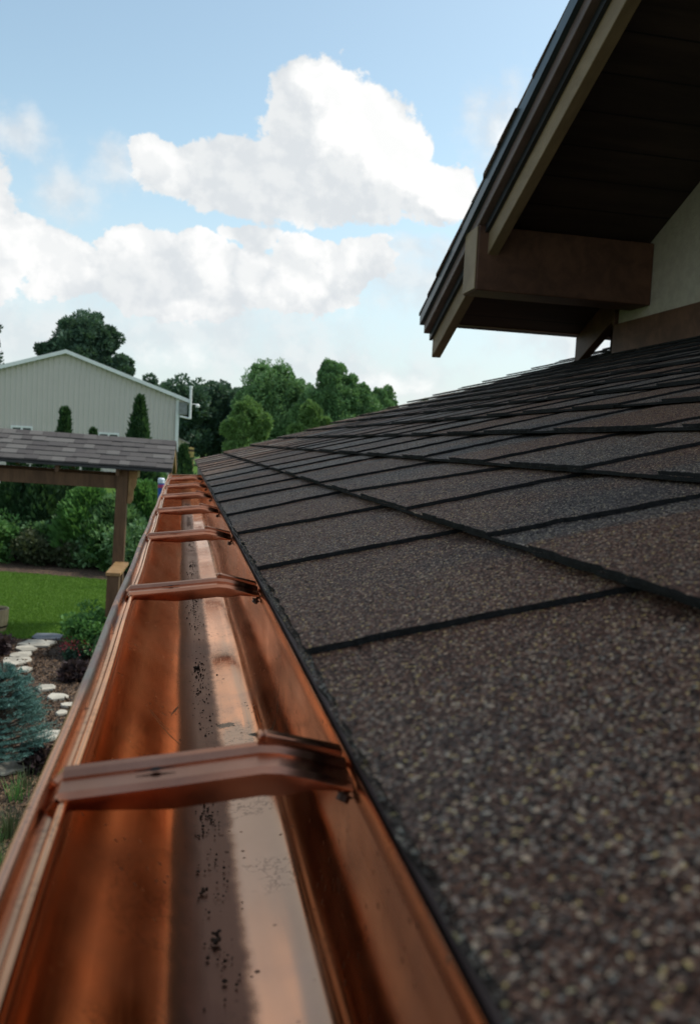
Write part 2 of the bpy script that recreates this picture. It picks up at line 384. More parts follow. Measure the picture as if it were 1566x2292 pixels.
def make_lower_roof():
    rng = random.Random(3); V = []; F = []; MI = []; TINT = []
    def sheet(s0, s1, outline_a, outline_b, hf, th, tint):
        """outline_a/b: near and far side as lists of (s, y); top + sides."""
        n = len(outline_a); b = len(V)
        for (s, y) in outline_a: V.append(on_roof(s, y, hf(s)))
        for (s, y) in outline_b: V.append(on_roof(s, y, hf(s)))
        for (s, y) in outline_a: V.append(on_roof(s, y, hf(s) - th))
        for (s, y) in outline_b: V.append(on_roof(s, y, hf(s) - th))
        for i in range(n - 1):
            F.append((b + i, b + i + 1, b + n + i + 1, b + n + i)); MI.append(0); TINT.append(tint)
            F.append((b + i, b + 2 * n + i, b + 2 * n + i + 1, b + i + 1)); MI.append(1); TINT.append(tint)
            F.append((b + n + i, b + n + i + 1, b + 3 * n + i + 1, b + 3 * n + i)); MI.append(1); TINT.append(tint)
        F.append((b, b + n, b + 3 * n, b + 2 * n)); MI.append(1); TINT.append(tint)
        F.append((b + n - 1, b + 3 * n - 1, b + 4 * n - 1, b + 2 * n - 1)); MI.append(1); TINT.append(tint)
    def strip(s0, s1, ya, yb, hf, th, tint, step):
        """a piece between ya and yb with its butt edge broken into short jittered steps"""
        k = max(1, int((yb[0] - ya[0]) / step)); b = len(V); cols = []; NR = 17 if step < .02 else 5
        for j in range(k + 1):
            f = j / k; jit = rng.gauss(0, .0006)
            row = []
            for i in range(NR):
                q = i / (NR - 1); s = s0 + (s1 - s0) * q + (jit if i == 0 else 0)
                a = ya[0] + (ya[1] - ya[0]) * q; c = yb[0] + (yb[1] - yb[0]) * q
                y = a + (c - a) * f + (rng.gauss(0, .0009) if j in (0, k) else 0)
                row.append((s, y, hf(s)))
            cols.append(row)
        idx = {}
        for j, row in enumerate(cols):
            for i, (s, y, h) in enumerate(row):
                idx[j, i, 0] = len(V); V.append(on_roof(s, y, h + rng.gauss(0, .0002)))
                idx[j, i, 1] = len(V); V.append(on_roof(s + (.0006 if i == 0 else 0), y, h - th))
        for j in range(k):
            for i in range(NR - 1):
                F.append((idx[j, i, 0], idx[j, i + 1, 0], idx[j + 1, i + 1, 0], idx[j + 1, i, 0])); MI.append(0); TINT.append(tint)
            F.append((idx[j, 0, 0], idx[j + 1, 0, 0], idx[j + 1, 0, 1], idx[j, 0, 1])); MI.append(1); TINT.append(tint)
        for j in (0, k):
            for i in range(NR - 1):
                F.append((idx[j, i, 0], idx[j, i, 1], idx[j, i + 1, 1], idx[j, i + 1, 0])); MI.append(1); TINT.append(tint)
    fixed = {0: [(.106, .080), (.372, .338), (.626, .583), (.869, .815), (1.082, 1.06)],
             1: [(.255, .215), (.50, .455), (.703, .672), (.958, .84), (1.17, 1.10)]}
    T = .0088
    for n in range(0, 19):
        s0 = n * EXP + (rng.gauss(0, .0006) if n else 0); s1 = (n + 1) * EXP + .03
        hf = lambda s, s0=s0: T * (1 - (s - s0) / EXP) + (.0 if s < s0 + EXP else 0)
        base = lambda s, hf=hf: hf(s) - .0033
        # base layer in lengths of one shingle
        y = Y0 - rng.random() * .3
        while y < Y1:
            ln = .5 + rng.random() * .15; a, c = max(y, Y0), min(y + ln, Y1 + rng.uniform(-.001, .001))
            if c > a + .01: strip(s0 + .0012, s1, (a, a), (c - .0006, c - .0006), base, .0033, rng.random(), .012 if a < 1.6 and n < 4 else .09)
            y += ln
        if n == 0:                               # starter course under the eave
            strip(s0 - .001, s0 + .03, (Y0, Y0), (Y1, Y1), lambda s: .0022, .004, .2, .02)
        # near sides of the teeth
        edges = list(fixed.get(n, []))
        lo = edges[0][0] if edges else Y0 + rng.random() * .25
        if not edges: edges = [(lo, lo - rng.uniform(.0, .03))]
        while edges[-1][0] < Y1: e = edges[-1][0] + rng.choice([.2, .235, .25, .27, .22, .30]); edges.append((e, e - rng.uniform(.0, .05)))
        while edges[0][0] > Y0: e = edges[0][0] - rng.choice([.22, .25, .26]); edges.insert(0, (e, e - rng.uniform(.0, .04)))
        for i in range(len(edges) - 1):
            a = edges[i]; gap = rng.uniform(.05, .12); nx = edges[i + 1]
            c = (nx[0] - gap, nx[1] - gap + rng.uniform(-.02, .02))
            a = (max(a[0], Y0), max(a[1], Y0)); c = (min(c[0], Y1), min(c[1], Y1))
            if c[0] - a[0] < .03: continue
            tn = rng.random()
            if n == 0 and a[0] < .3: tn = .52 if a[0] > 0 else .45
            strip(s0 + rng.uniform(-.0008, .0008), s1, a, c, hf, .0032, tn, .007 if a[0] < 1.6 and n < 4 else .09)
    me = bpy.data.meshes.new('shingle_roof'); off = Vector(house['_world'])
    me.from_pydata([(a - off.x, b - off.y, c - off.z) for a, b, c in V], [], F)
    me.materials.append(M['shingle']); me.materials.append(M['asphalt'])
    me.polygons.foreach_set('material_index', MI)
    at = me.attributes.new('tint', 'FLOAT', 'FACE'); at.data.foreach_set('value', TINT)
    bm = bmesh.new(); bm.from_mesh(me); bmesh.ops.recalc_face_normals(bm, faces=bm.faces); bm.to_mesh(me); bm.free()
    o = bpy.data.objects.new('shingle_roof', me); COL.objects.link(o); o.parent = house
    tag(o, 'low slope of dark laminated shingles with thick black butt edges')
    return o
roof = make_lower_roof()

def rb(pts):                                     # list of (s,y,h) on the roof -> world
    return [on_roof(*p) for p in pts]
SM = 19 * EXP
mb = MB(); mb.hexa(rb([(.012, Y0, -.028), (SM, Y0, -.028), (SM, Y1 - .012, -.028), (.012, Y1 - .012, -.028), (.012, Y0, -.0135), (SM, Y0, -.0135), (SM, Y1 - .012, -.0135), (.012, Y1 - .012, -.0135)]))
mb.build('roof_deck', M['cedar_dark'], house)
mb = MB(); mb.hexa(rb([(.02, Y1 - .06, -.16), (SM, Y1 - .06, -.16), (SM, Y1 - .02, -.16), (.02, Y1 - .02, -.16), (.02, Y1 - .06, -.0285), (SM, Y1 - .06, -.0285), (SM, Y1 - .02, -.0285), (.02, Y1 - .02, -.0285)]))
mb.build('rake_board', M['trim_brown'], house, bevel=.003)
mb = MB(); mb.box((.0735, Y0, H - .30), (.095, Y1 - .062, H - .126)); mb.build('eave_fascia', M['trim_brown'], house, bevel=.003)
mb = MB(); mb.box((.0955, Y0, H - .315), (.62, Y1 - .40, H - .30)); mb.build('eave_soffit', M['trim_brown'], house)
mb = MB()                                        # side walls below the low roof
mb.prism([(.6, Y1 - .42, 0), (3.6, Y1 - .42, 0), (3.6, Y1 - .42, H + .5), (2.6, Y1 - .42, H + .60), (.6, Y1 - .42, H - .04)], (0, .12, 0))
mb.box((.6, Y0, 0), (.72, Y1 - .421, H - .3005)); mb.build('wall', M['siding_house'], house)

mb = MB(); mb.hexa(rb([(.0025, Y0, -.009), (.0115, Y0, -.009), (.0115, Y1, -.009), (.0025, Y1, -.009), (.0025, Y0, -.0019), (.0115, Y0, -.0019), (.0115, Y1, -.0019), (.0025, Y1, -.0019)]))
mb.build('drip_edge', m_plain('grey_drip_edge', (.07, .082, .082), .45), house)

# ---- the timbered wing above the low roof
K = .48
QT = 2.355                                       # roof surface: z - H = QT - K*y
XO, XB, XW = 1.0, 1.06, 1.72
YE = 3.625; RIDGE = .75
def zq(y, q): return H + q - K * y
def slopebox(mb, x0, x1, ya, yb, qlo, qhi, mi=0):    # a board that follows the gable slope, plumb cut
    mb.prism([(x0, ya, zq(ya, qlo)), (x0, yb, zq(yb, qlo)), (x0, yb, zq(yb, qhi)), (x0, ya, zq(ya, qhi))], (x1 - x0, 0, 0), mi)
def mirror(mb, xs):                               # the far side of the ridge too
    pass
XR = 4.6
def both(fn):                                     # build on both slopes
    for sgn in (1, -1):
        fn(sgn)
def my(y, sgn): return y if sgn > 0 else 2 * RIDGE - y
def sbox(mb, x0, x1, ya, yb, qlo, qhi, sgn=1, mi=0):
    P = [(x0, my(y, sgn), zq(y, q)) for (y, q) in ((ya, qlo), (yb, qlo), (yb, qhi), (ya, qhi))]
    mb.prism(P, (x1 - x0, 0, 0), mi)

def wing_roof():
    rng = random.Random(5); mb = MB(); T = []
    CE = .127
    n = int((YE + .02 - RIDGE) / CE) + 1
    for sgn in (1, -1):
        for i in range(n):
            yb = YE + .02 - i * CE; ya = max(yb - CE - .02, RIDGE)
            x = XO + rng.uniform(-.006, .006)
            while x < XR:
                w = rng.choice([.14, .19, .24, .16]); lift = rng.choice([0, .0045])
                P = [(x, my(ya, sgn), zq(ya, QT - .006)), (x, my(yb, sgn), zq(yb, QT - .006)), (x, my(yb, sgn), zq(yb, QT + .006 + lift)), (x, my(ya, sgn), zq(ya, QT - .001 + lift))]
                mb.prism(P, (min(w, XR - x) - .0006, 0, 0)); x += w
    o = mb.build('gable_roof', [M['shingle']], house)
    at = o.data.attributes.new('tint', 'FLOAT', 'FACE'); at.data.foreach_set('value', [rng.random() for _ in mb.f])
    return o
wing_roof()
mb = MB()
for sg in (1, -1): sbox(mb, XO + .004, XR, RIDGE, YE + .010, QT - .052, QT - .0065, sg)
mb.build('roof_edge_trim', m_plain('blue_grey_drip_metal', (.040, .055, .066), .35, 8, .1), house)
for sg in (1, -1):
    mb = MB(); sbox(mb, XO + .02, XB - .0005, RIDGE, YE - .006, QT - .098, QT - .0525, sg); mb.build('rake_trim', M['trim_brown'], house, bevel=.003)
    mb = MB(); sbox(mb, XB - .014, XB - .0005, RIDGE, YE - .010, QT - .128, QT - .0985, sg); mb.build('dark_gap_strip', M['drip'], house)  # near-black strip filling the gap between rake trim and barge rafter
    mb = MB(); sbox(mb, XB, XB + .04, RIDGE, YE - .015, QT - .205, QT - .0525, sg); o = mb.build('barge_rafter', M['cedar_lit'], house, bevel=.003); tag(o, 'pale sky-lit barge rafter along the overhang edge')
    mb = MB()
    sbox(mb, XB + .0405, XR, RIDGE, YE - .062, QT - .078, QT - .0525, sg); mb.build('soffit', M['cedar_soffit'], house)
    mb = MB(); a = my(YE - .061, sg); c = my(YE - .030, sg)
    mb.box((XB + .041, min(a, c), H + .562), (XR, max(a, c), H + .582)); mb.build('gable_fascia', M['cedar_dark'], house, bevel=.002)
    for x in (XW + .008,):
        mb = MB(); sbox(mb, x, x + .04, RIDGE, YE - .032, QT - .205, QT - .0785, sg); mb.build('rafter', M['cedar_dark'], house, bevel=.003)
    mb = MB(); ya, yb = sorted((my(3.105, sg), my(2.965, sg)))
    mb.box((1.022, ya, H + .598), (XW - .001, yb, H + .829)); o = mb.build('support_beam', M['cedar_dark'], house, bevel=.004); tag(o, 'square timber beam reaching from the wall out to the barge rafter')
    be = MB(); be.box((1.0165, ya + .004, H + .602), (1.0215, yb - .004, H + .825)); be.build('beam_end_lit', M['cedar_lit'], house, bevel=.002)  # thin pale slab: sky light on the beam's end face, put into colour
WY = 3.2
mb = MB()
wy0 = 2 * RIDGE - WY
mb.prism([(XW, WY, H + .45), (XW, WY, zq(WY, QT - .21)), (XW, WY - .1, zq(WY - .1, QT - .0785)), (XW, RIDGE, zq(RIDGE, QT - .0785)), (XW, wy0 + .1, zq(WY - .1, QT - .0785)), (XW, wy0, zq(WY, QT - .21)), (XW, wy0, H + .0)], (.007, 0, 0))
mb.box((XW + .048, wy0, H), (XR - .3, WY, zq(WY, QT - .21)))
mb.build('gable_wall', M['stucco'], house)
mb = MB(); mb.box((XW - .02, wy0 - .02, H + .2), (XW - .0005, WY + .02, H + .556)); mb.box((XW - .02, WY + .0005, H + .2), (XR - .3, WY + .02, H + .70))
mb.build('skirt_board', M['cedar_dark'], house, bevel=.003)

# ============================================================== COPPER GUTTER
gut = world_root('rain_gutter', (.01, 1.3, H - .217))
tag(gut, 'shiny copper rain gutter along the shingle eave, tarnished, with strap hangers', 'gutter')
GY0, GY1 = -.9, 3.2
PROF = [(-.0352, -.1425), (-.0353, -.1345), (-.0362, -.1322), (-.0378, -.1318), (-.0394, -.1326), (-.0400, -.1360), (-.0436, -.1363),
        (-.0441, -.1325), (-.0452, -.1304), (-.0474, -.1298), (-.0492, -.1312), (-.0498, -.1345), (-.0498, -.152), (-.0470, -.166), (-.040, -.178),
        (-.026, -.190), (-.016, -.1985), (-.0095, -.2040), (-.0035, -.2088), (.0025, -.2128), (.009, -.2156), (.018, -.2170), (.033, -.2174), (.044, -.2166), (.051, -.2157), (.0560, -.2146), (.0600, -.2130), (.0632, -.2109), (.0657, -.2082), (.0677, -.2050), (.0691, -.2010), (.0701, -.1960), (.0708, -.189),
        (.0714, -.18), (.0716, -.15), (.0716, -.128), (.0708, -.1265), (.0700, -.128), (.0700, -.136)]
def make_trough():
    rng = random.Random(11); ny = 140; n = len(PROF); V = []; F = []
    ph = [rng.random() * 6 for _ in range(8)]
    for j in range(ny + 1):
        y = GY0 + (GY1 - GY0) * j / ny
        for i, (x, z) in enumerate(PROF):
            w = 0.0
            if 12 < i < 36: w = .0005 * math.sin(y * 7 + ph[i // 6 % 8]) + .0003 * math.sin(y * 19 + ph[i // 5 % 8])
            nx = w * (1 if i >= 31 else .15 if i < 18 else .15); nz = w * (1.5 if 19 <= i < 30 else .2)
            sag = .0006 * math.sin(y * 15.4 + .6) if i < 13 else 0
            V.append((x + nx + sag, y, H + z + nz))
    for j in range(ny):
        for i in range(n - 1):
            a = j * n + i; F.append((a, a + 1, a + n + 1, a + n))
    mb = MB(); mb.v = V; mb.f = F; mb.m = [0] * len(F)
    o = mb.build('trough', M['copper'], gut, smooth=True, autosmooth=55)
    return o
make_trough()
mb = MB()
poly = [(x, GY1, H + z) for x, z in PROF[11:36]]
mb.prism(poly, (0, .0012, 0)); mb.tube([(-.0498, GY1 + .001, H - .132), (.0716, GY1 + .001, H - .128)], .0022, 8)
mb.build('end_cap', M['copper'], gut)

def make_hanger():
    """strap hanger with its lip end at the outer bead; local origin above the trough centre"""
    xs = [(-.0445, -.1352), (-.040, -.1305), (-.036, -.1300), (.000, -.1262), (.034, -.1222), (.041, -.1226), (.053, -.1252), (.0690, -.1296)]
    # cross-section along y: (dy, dz) of the pressed channel
    cs = [(-.0150, -.0105), (-.0148, -.0020), (-.0130, .0000), (.0010, .0006), (.0028, .0030), (.0060, .0034), (.0080, .0010), (.0128, .0000), (.0145, -.0020), (.0146, -.0080)]
    V = []; F = []; n = len(cs)
    for k, (x, z) in enumerate(xs):
        for (dy, dz) in cs:
            if k < 3: dz = max(dz, -.0010) if k < 2 else max(dz, -.006)
            if k >= 6: dz = max(dz, -.006 if k == 6 else -.0025)
            V.append((x, dy * .88, z + dz))
    for k in range(len(xs) - 1):
        for i in range(n - 1): a = k * n + i; F.append((a, a + 1, a + n + 1, a + n))
    return xs, V, F
XS, HV, HF = make_hanger()
def hanger_mesh(y):
    mb = MB(); mb.v = [(x, y + dy, H + z) for x, dy, z in HV]; mb.f = list(HF); mb.m = [0] * len(HF)
    o = mb.build('hanger', M['copper_plain'], gut, smooth=True, autosmooth=18)
    so = o.modifiers.new('sheet', 'SOLIDIFY'); so.thickness = .0009; so.offset = 0
    bv = o.modifiers.new('bevel', 'BEVEL'); bv.width = .0003; bv.segments = 2; bv.limit_method = 'ANGLE'; bv.angle_limit = R(35)
    c = MB()
    c.prism([(.036, y + .0050, H - .1152), (.036, y + .0118, H - .1152), (.036, y + .0118, H - .1210), (.036, y + .0050, H - .1210)], (.032, 0, -.0072))
    c.tube([(.0348, y + .0116, H - .1175), (.0352, y + .0050, H - .1172)], .0022, 8)
    cl = c.build('clip', M['copper_plain'], gut, bevel=.0008); sub(cl, o)
    s = MB(); s.tube([(.0718, y - .004, H - .1290), (.0685, y - .0065, H - .1345), (.0672, y - .0072, H - .1360)], .0013, 8)
    s.tube([(.0673, y - .0071, H - .1358), (.0670, y - .0073, H - .1363)], .0034, 12)
    s.tube([(.0670, y - .0073, H - .1363), (.0658, y - .0081, H - .1384)], .0026, 6)
    sc = s.build('screw', M['screw'], gut); sub(sc, o)
    h = MB(); hz = lambda x: H - .1262 + (x - 0) * .0037 / .03 + .0013
    pts = []
    for k in range(16):
        a = 2 * math.pi * k / 16; r = .0022 if k % 8 else .0075
        pts.append((-.006 + r * math.cos(a) * 1.0, y - .004 + .0016 * math.sin(a), 0))
    pts = [(px, py, hz(px) + .00055) for px, py, _ in pts]
    h.prism(pts, (0, 0, .0003)); ho = h.build('slot_dark_plate', M['black'], gut); sub(ho, o)  # black plate on the strap in place of a shaded slot hole
    return o
HY = [.322, .735, 1.155, 1.570, 1.985, 2.40, 2.86]
h0 = hanger_mesh(HY[0])
for y in HY[1:] + [-.09, -.5]:
    c = copy_tree(h0, gut); c.location = (0, y - HY[0], random.uniform(-.0006, .0006)); c.rotation_euler.z = 0

# grit washed off the shingles lying along the trough
def make_grit():
    rng = random.Random(21); mb = MB()
    ico = bmesh.new(); bmesh.ops.create_icosphere(ico, subdivisions=1, radius=1)
    iv = [v.co.copy() for v in ico.verts]; iff = [tuple(v.index for v in f.verts) for f in ico.faces]; ico.free()
    cl = [rng.uniform(.15, 2.9) for _ in range(90)]
    for k in range(1500):
        if rng.random() < .72:
            c = rng.choice(cl); y = rng.gauss(c, .014); x = rng.gauss(.0215, .0042)
        else: y = rng.uniform(.1, 3.1); x = rng.gauss(.021, .006)
        if not -.001 < x < .066 or not .05 < y < 3.15: continue
        r = rng.choice([.00035, .0005, .0006, .0008]) * (1.0 if rng.random() > .03 else 1.6)
        sx, sy, sz = [r * rng.uniform(.6, 1.4) for _ in range(3)]
        mb.add([(x + v.x * sx, y + v.y * sy, H - .2168 + r * .5 + v.z * sz) for v in iv], iff)
    for (x, y, r) in ((.0205, .352, .0017), (.0215, .358, .0013), (.020, .80, .0022), (.017, .395, .0013)):
        for q in range(5):
            sx, sy, sz = [r * rng.uniform(.45, .9) for _ in range(3)]
            ox, oy = rng.gauss(0, r * .5), rng.gauss(0, r * .5)
            mb.add([(x + ox + v.x * sx, y + oy + v.y * sy, H - .2165 + sz * .6 + v.z * sz) for v in iv], iff)
    o = mb.build('roof_grit', m_plain('grit_brown', (.050, .032, .021), .9, 300, .6))
    tag(o, 'dark specks of shingle grit washed into the gutter floor', 'grit', kind='stuff')
make_grit()

# ============================================================== GROUND
def sheet(name, pts, z, m, res=None):
    me = bpy.data.meshes.new(name); me.from_pydata([(p[0], p[1], z) for p in pts], [], [tuple(range(len(pts)))]); me.materials.append(m)
    o = bpy.data.objects.new(name, me); COL.objects.link(o); tag(o, kind='structure'); return o
def m_lawn():
    m, t, b = mat('lawn_grass'); c = geo_pos(t)
    n = t.noise(c, 1.1, 4, .6)['Fac']; f = t.noise(t.vec('MULTIPLY', c, (1, .45, 1)), 42, 4, .7)['Fac']
    col = t.mix(t.step(n, .35, .65), (.100, .195, .026), (.13, .24, .036))
    col = t.mix(t.step(f, .35, .68), (.034, .080, .012), col)
    col = t.mix(t.step(t.noise(c, 90, 2)['Fac'], .66, .74, 0, .5), col, (.16, .22, .09))
    t.put(b.inputs['Base Color'], col); b.inputs['Roughness'].default_value = .8; b.inputs['Specular IOR Level'].default_value = .15
    bump(t, b, f, .6, .04); return m
def m_mulch():
    m, t, b = mat('bark_mulch'); c = geo_pos(t)
    v = t.voro(t.vec('MULTIPLY', c, (1, .6, 1)), 55); r = t.sep(v['Color'])[0]
    col = t.ramp(r, [(0, (.022, .013, .009)), (.4, (.055, .031, .018)), (.75, (.105, .060, .033)), (1, (.19, .12, .07))])
    t.put(b.inputs['Base Color'], col); b.inputs['Roughness'].default_value = .9
    bump(t, b, v['Distance'], .9, .03); return m
M['lawn'] = m_lawn(); M['mulch'] = m_mulch()
sheet('ground', [(-400, -60), (400, -60), (400, 700), (-400, 700)], 0.0, M['lawn'])
# planted bed along the house with a curved edge, and the bed behind the arbor
near_bed = [(-.9, 4.0), (3.4, 4.0), (3.4, 10.8), (-.2, 11.6), (-.75, 11.75), (-1.15, 11.5), (-1.45, 11.05), (-1.9, 11.0), (-2.6, 11.35), (-4.5, 11.3), (-8, 10), (-8, -2), (-.9, -2)]
sheet('flower_bed', near_bed, .004, M['mulch'])
far_bed = [(-9, 16.9), (-5, 16.75), (-3.3, 16.4), (-2.4, 16.1), (-1.2, 15.6), (-.5, 15.2), (1.5, 15.3), (3, 17), (3, 20.5), (-9, 20.5)]
sheet('flower_bed', far_bed, .004, M['mulch'])

# ------------------------------------------------------------------ foliage
def leaf_mesh(name, P, D, L, Wd, tint, m, parent=None, smooth=False, fold=.15):
    """many small pointed leaves: P positions, D long directions, L length, Wd width"""
    n = len(P); g = np.random.default_rng(len(name) + n)
    D = D / (np.linalg.norm(D, axis=1, keepdims=True) + 1e-9)
    S = np.cross(D, g.normal(size=(n, 3))); S /= (np.linalg.norm(S, axis=1, keepdims=True) + 1e-9)
    U = np.cross(D, S)
    L = L[:, None]; Wd = Wd[:, None]
    V = np.empty((n, 4, 3))
    V[:, 0] = P; V[:, 1] = P + D * L * .5 + S * Wd * .5 + U * L * fold * .5
    V[:, 2] = P + D * L; V[:, 3] = P + D * L * .5 - S * Wd * .5 + U * L * fold * .5
    V = V.reshape(-1, 3)
    off = np.array(parent['_world']) if parent is not None and parent.get('_world') else np.zeros(3)
    V = V - off
    me = bpy.data.meshes.new(name)
    me.vertices.add(4 * n); me.vertices.foreach_set('co', V.ravel().astype(np.float32))
    me.loops.add(4 * n); me.loops.foreach_set('vertex_index', np.arange(4 * n, dtype=np.int32))
    me.polygons.add(n); me.polygons.foreach_set('loop_start', np.arange(0, 4 * n, 4, dtype=np.int32)); me.polygons.foreach_set('loop_total', np.full(n, 4, np.int32))
    me.update(calc_edges=True)
    at = me.attributes.new('tint', 'FLOAT', 'FACE'); at.data.foreach_set('value', np.clip(tint, 0, 1).astype(np.float32))
    me.materials.append(m)
    o = bpy.data.objects.new(name, me); COL.objects.link(o)
    if parent is not None: o.parent = parent
    return o
def unit(g, n):
    d = g.normal(size=(n, 3)); return d / np.linalg.norm(d, axis=1, keepdims=True)
def crown(seed, center, rad, clumps, per, leaf, clump_r=.3, shell=.55, up=.25, tall=.8):
    g = np.random.default_rng(seed); center = np.array(center, float); rad = np.array(rad, float)
    d = unit(g, clumps); r = g.uniform(shell, 1.0, size=(clumps, 1))
    C = center + d * rad * r
    cr = clump_r * rad.mean() * g.uniform(.55, 1.25, size=clumps); ct = g.normal(.5, .16, size=clumps)
    idx = np.repeat(np.arange(clumps), per); n = len(idx)
    dd = unit(g, n); rr = g.uniform(.35, 1.0, size=(n, 1)) ** .6
    P = C[idx] + dd * (cr[idx, None] * rr) * np.array([1, 1, 1]) * np.array([min(1, 1.05 - .2 * (tall - .8)), min(1, 1.05 - .2 * (tall - .8)), tall])
    D = dd + g.normal(size=(n, 3)) * .6 + np.array([0, 0, up])
    L = leaf * g.uniform(.6, 1.4, size=n)
    T = ct[idx] + g.normal(0, .15, size=n)
    return P, D, L, L * g.uniform(.45, .7, size=n), T, C
def trunk(name, root, base, top, r, C=None, m=None, limbs=10, seed=0):
    rng = random.Random(seed); mb = MB(); b = Vector(base); t = Vector(top)
    path = [b + (t - b) * k / 6 + Vector((rng.gauss(0, r * .35), rng.gauss(0, r * .35), 0)) * (k > 0) for k in range(7)]
    mb.tube(path, [r * (1.25 - k / 6.4) for k in range(7)], 8)
    if C is not None:
        for c in rng.sample(list(range(len(C))), min(limbs, len(C))):
            e = Vector(C[c]); k = rng.randint(2, 5); s = path[k]
            mid = s.lerp(e, .5) + Vector((0, 0, .1 * (e - s).length))
            mb.tube([s, mid, e], [r * .4, r * .25, r * .08], 5)
    return mb.build(name, m or M['bark'], root)
M['bark'] = m_plain('tree_bark', (.07, .055, .042), .9, 12, .4, bmp=.6)
M['leaf_dark'] = m_leaf('dark_leaves', (.026, .056, .042), (.056, .112, .078), (.105, .18, .115))  # lifted and blued: distance haze put into the leaf colour
M['leaf_mid'] = m_leaf('green_leaves', (0.056, 0.119, 0.057), (0.124, 0.244, 0.105), (0.225, 0.378, 0.173))
M['leaf_pale'] = m_leaf('pale_leaves', (0.069, 0.138, 0.048), (0.138, 0.250, 0.083), (0.237, 0.362, 0.138))
M['leaf_hedge'] = m_leaf('cypress_sprays', (0.015, 0.043, 0.020), (0.033, 0.080, 0.033), (0.069, 0.138, 0.050))
M['leaf_bright'] = m_leaf('bright_leaves', (0.037, 0.106, 0.033), (0.085, 0.206, 0.057), (0.163, 0.325, 0.100))
M['leaf_blue'] = m_leaf('blue_spruce_needles', (0.034, 0.094, 0.094), (0.086, 0.203, 0.190), (0.218, 0.374, 0.335), .5, .1)
M['leaf_purple'] = m_leaf('purple_leaves', (.020, .015, .017), (.045, .030, .034), (.085, .052, .056))
M['leaf_red'] = m_leaf('red_flower', (.09, .010, .016), (.20, .022, .035), (.32, .06, .08))
M['leaf_grey'] = m_leaf('straw_blades', (0.026, 0.045, 0.019), (0.056, 0.079, 0.038), (0.128, 0.143, 0.083))

def broad_tree(name, label, cat, base, ztop, cx, rx, rz, m, seed, leaf=.25, clumps=120, per=130, group=None, lobes=(), cl_r=.27, tall=.8):
    """base on the lawn; crown of radius rx, rz whose top is at ztop"""
    base = Vector(base); root = world_root(name, base); tag(root, label, cat, group)
    cz = ztop - rz
    parts = [crown(seed, (base.x + cx, base.y, cz), (rx, rx * .9, rz), clumps, per, leaf, cl_r, .30, .5, tall)]
    for i, (lx, ly, lz, lr) in enumerate(lobes):
        parts.append(crown(seed + 50 + i, (base.x + lx, base.y + ly, lz), (lr, lr, lr * .9), max(8, int(clumps * (lr / rx) ** 2)), per, leaf, .36 if tall < 1 else .30, .35, .4, tall))
    P, D, L, Wd, T, C = [np.concatenate([p[k] for p in parts]) for k in range(6)]
    leaf_mesh('crown', P, D, L, Wd, T, m, root)
    trunk('trunk', root, base, (base.x + cx * .8, base.y, cz + rz * .35), max(.12, rx * .07), C, seed=seed)
    return root
def cone_tree(name, label, cat, base, h, r, m, seed, leaf=.12, n=9000, group=None, shape=.75, round_=.35, spread=.5):
    """columnar or conical evergreen whose sprays point up and outwards"""
    base = Vector(base); root = world_root(name, base); tag(root, label, cat, group); g = np.random.default_rng(seed)
    zf = g.uniform(0.02, 1, size=n) ** .85; ang = g.uniform(0, 2 * np.pi, size=n)
    prof = np.where(zf < round_, (.72 + .28 * np.sin(zf / round_ * np.pi / 2)), np.clip((1 - zf) / (1 - round_), 0, 1) ** shape)
    lump = 1 + .16 * np.sin(ang * 3 + zf * 11 + seed) + .10 * np.sin(ang * 5 - zf * 23 + seed * 2) + .06 * np.sin(ang * 9 + zf * 41)
    rr = r * prof * lump * g.uniform(.60, 1.03, size=n)
    P = np.stack([base.x + rr * np.cos(ang), base.y + rr * np.sin(ang), base.z + zf * h * .97], 1)
    D = np.stack([np.cos(ang) * spread, np.sin(ang) * spread, np.ones(n)], 1) + g.normal(size=(n, 3)) * .28
    L = leaf * g.uniform(.6, 1.5, size=n)
    T = .45 + .28 * np.sin(ang * 7 + zf * 31 + seed) * .6 + g.normal(0, .17, size=n)
    leaf_mesh('foliage', P, D, L, L * g.uniform(.3, .5, size=n), T, m, root)
    trunk('trunk', root, base, base + Vector((0, 0, h * .9)), max(.02, r * .13), seed=seed)
    return root
def at_far(u, Y):                                # point of the lawn below picture column u at distance Y
    p = far(u, 1000, Y); return Vector((p.x, Y, 0))

# trees behind the barn and beyond the roof
def zt(u, v, Y): return far(u, v, Y).z
p = at_far(178, 74)
broad_tree('oak_tree', 'tall dark round-headed tree rising behind the pale barn roof', 'tree', p, zt(175, 690, 74), 0, 2.55, 3.9, M['leaf_dark'], 1, .27, 190, 260,
           lobes=[(3.0, 0, zt(250, 825, 74), 1.2), (-2.0, 0, zt(115, 790, 74), 1.3), (1.7, 0, zt(225, 765, 74), 1.3), (3.6, 0, zt(270, 815, 74), .6)])
p = at_far(-78, 72)
broad_tree('oak_tree', 'tree whose leaf tips just enter at the left edge above the barn', 'tree', p, zt(-40, 700, 72), 0, 2.55, 3.2, M['leaf_dark'], 2, .27, 120, 200)
wood = [(338, 846, 92, 2.4), (372, 852, 94, 2.2), (412, 843, 90, 2.6), (452, 850, 93, 2.4), (487, 862, 92, 2.0), (516, 866, 95, 1.7), (548, 872, 90, 2.4)]
wl = ['dark tree right above the barn roof slope, leftmost of the far wood', 'narrow dark tree second from left in the far wood', 'dark tree behind the white pipe at the barn eave',
      'broad dark tree right of the white barn pipe', 'dark pointed tree in the far wood left of the pale trees', 'narrow dark tree touching the pale trees from behind', 'dark tree mostly hidden behind the pale green trees']
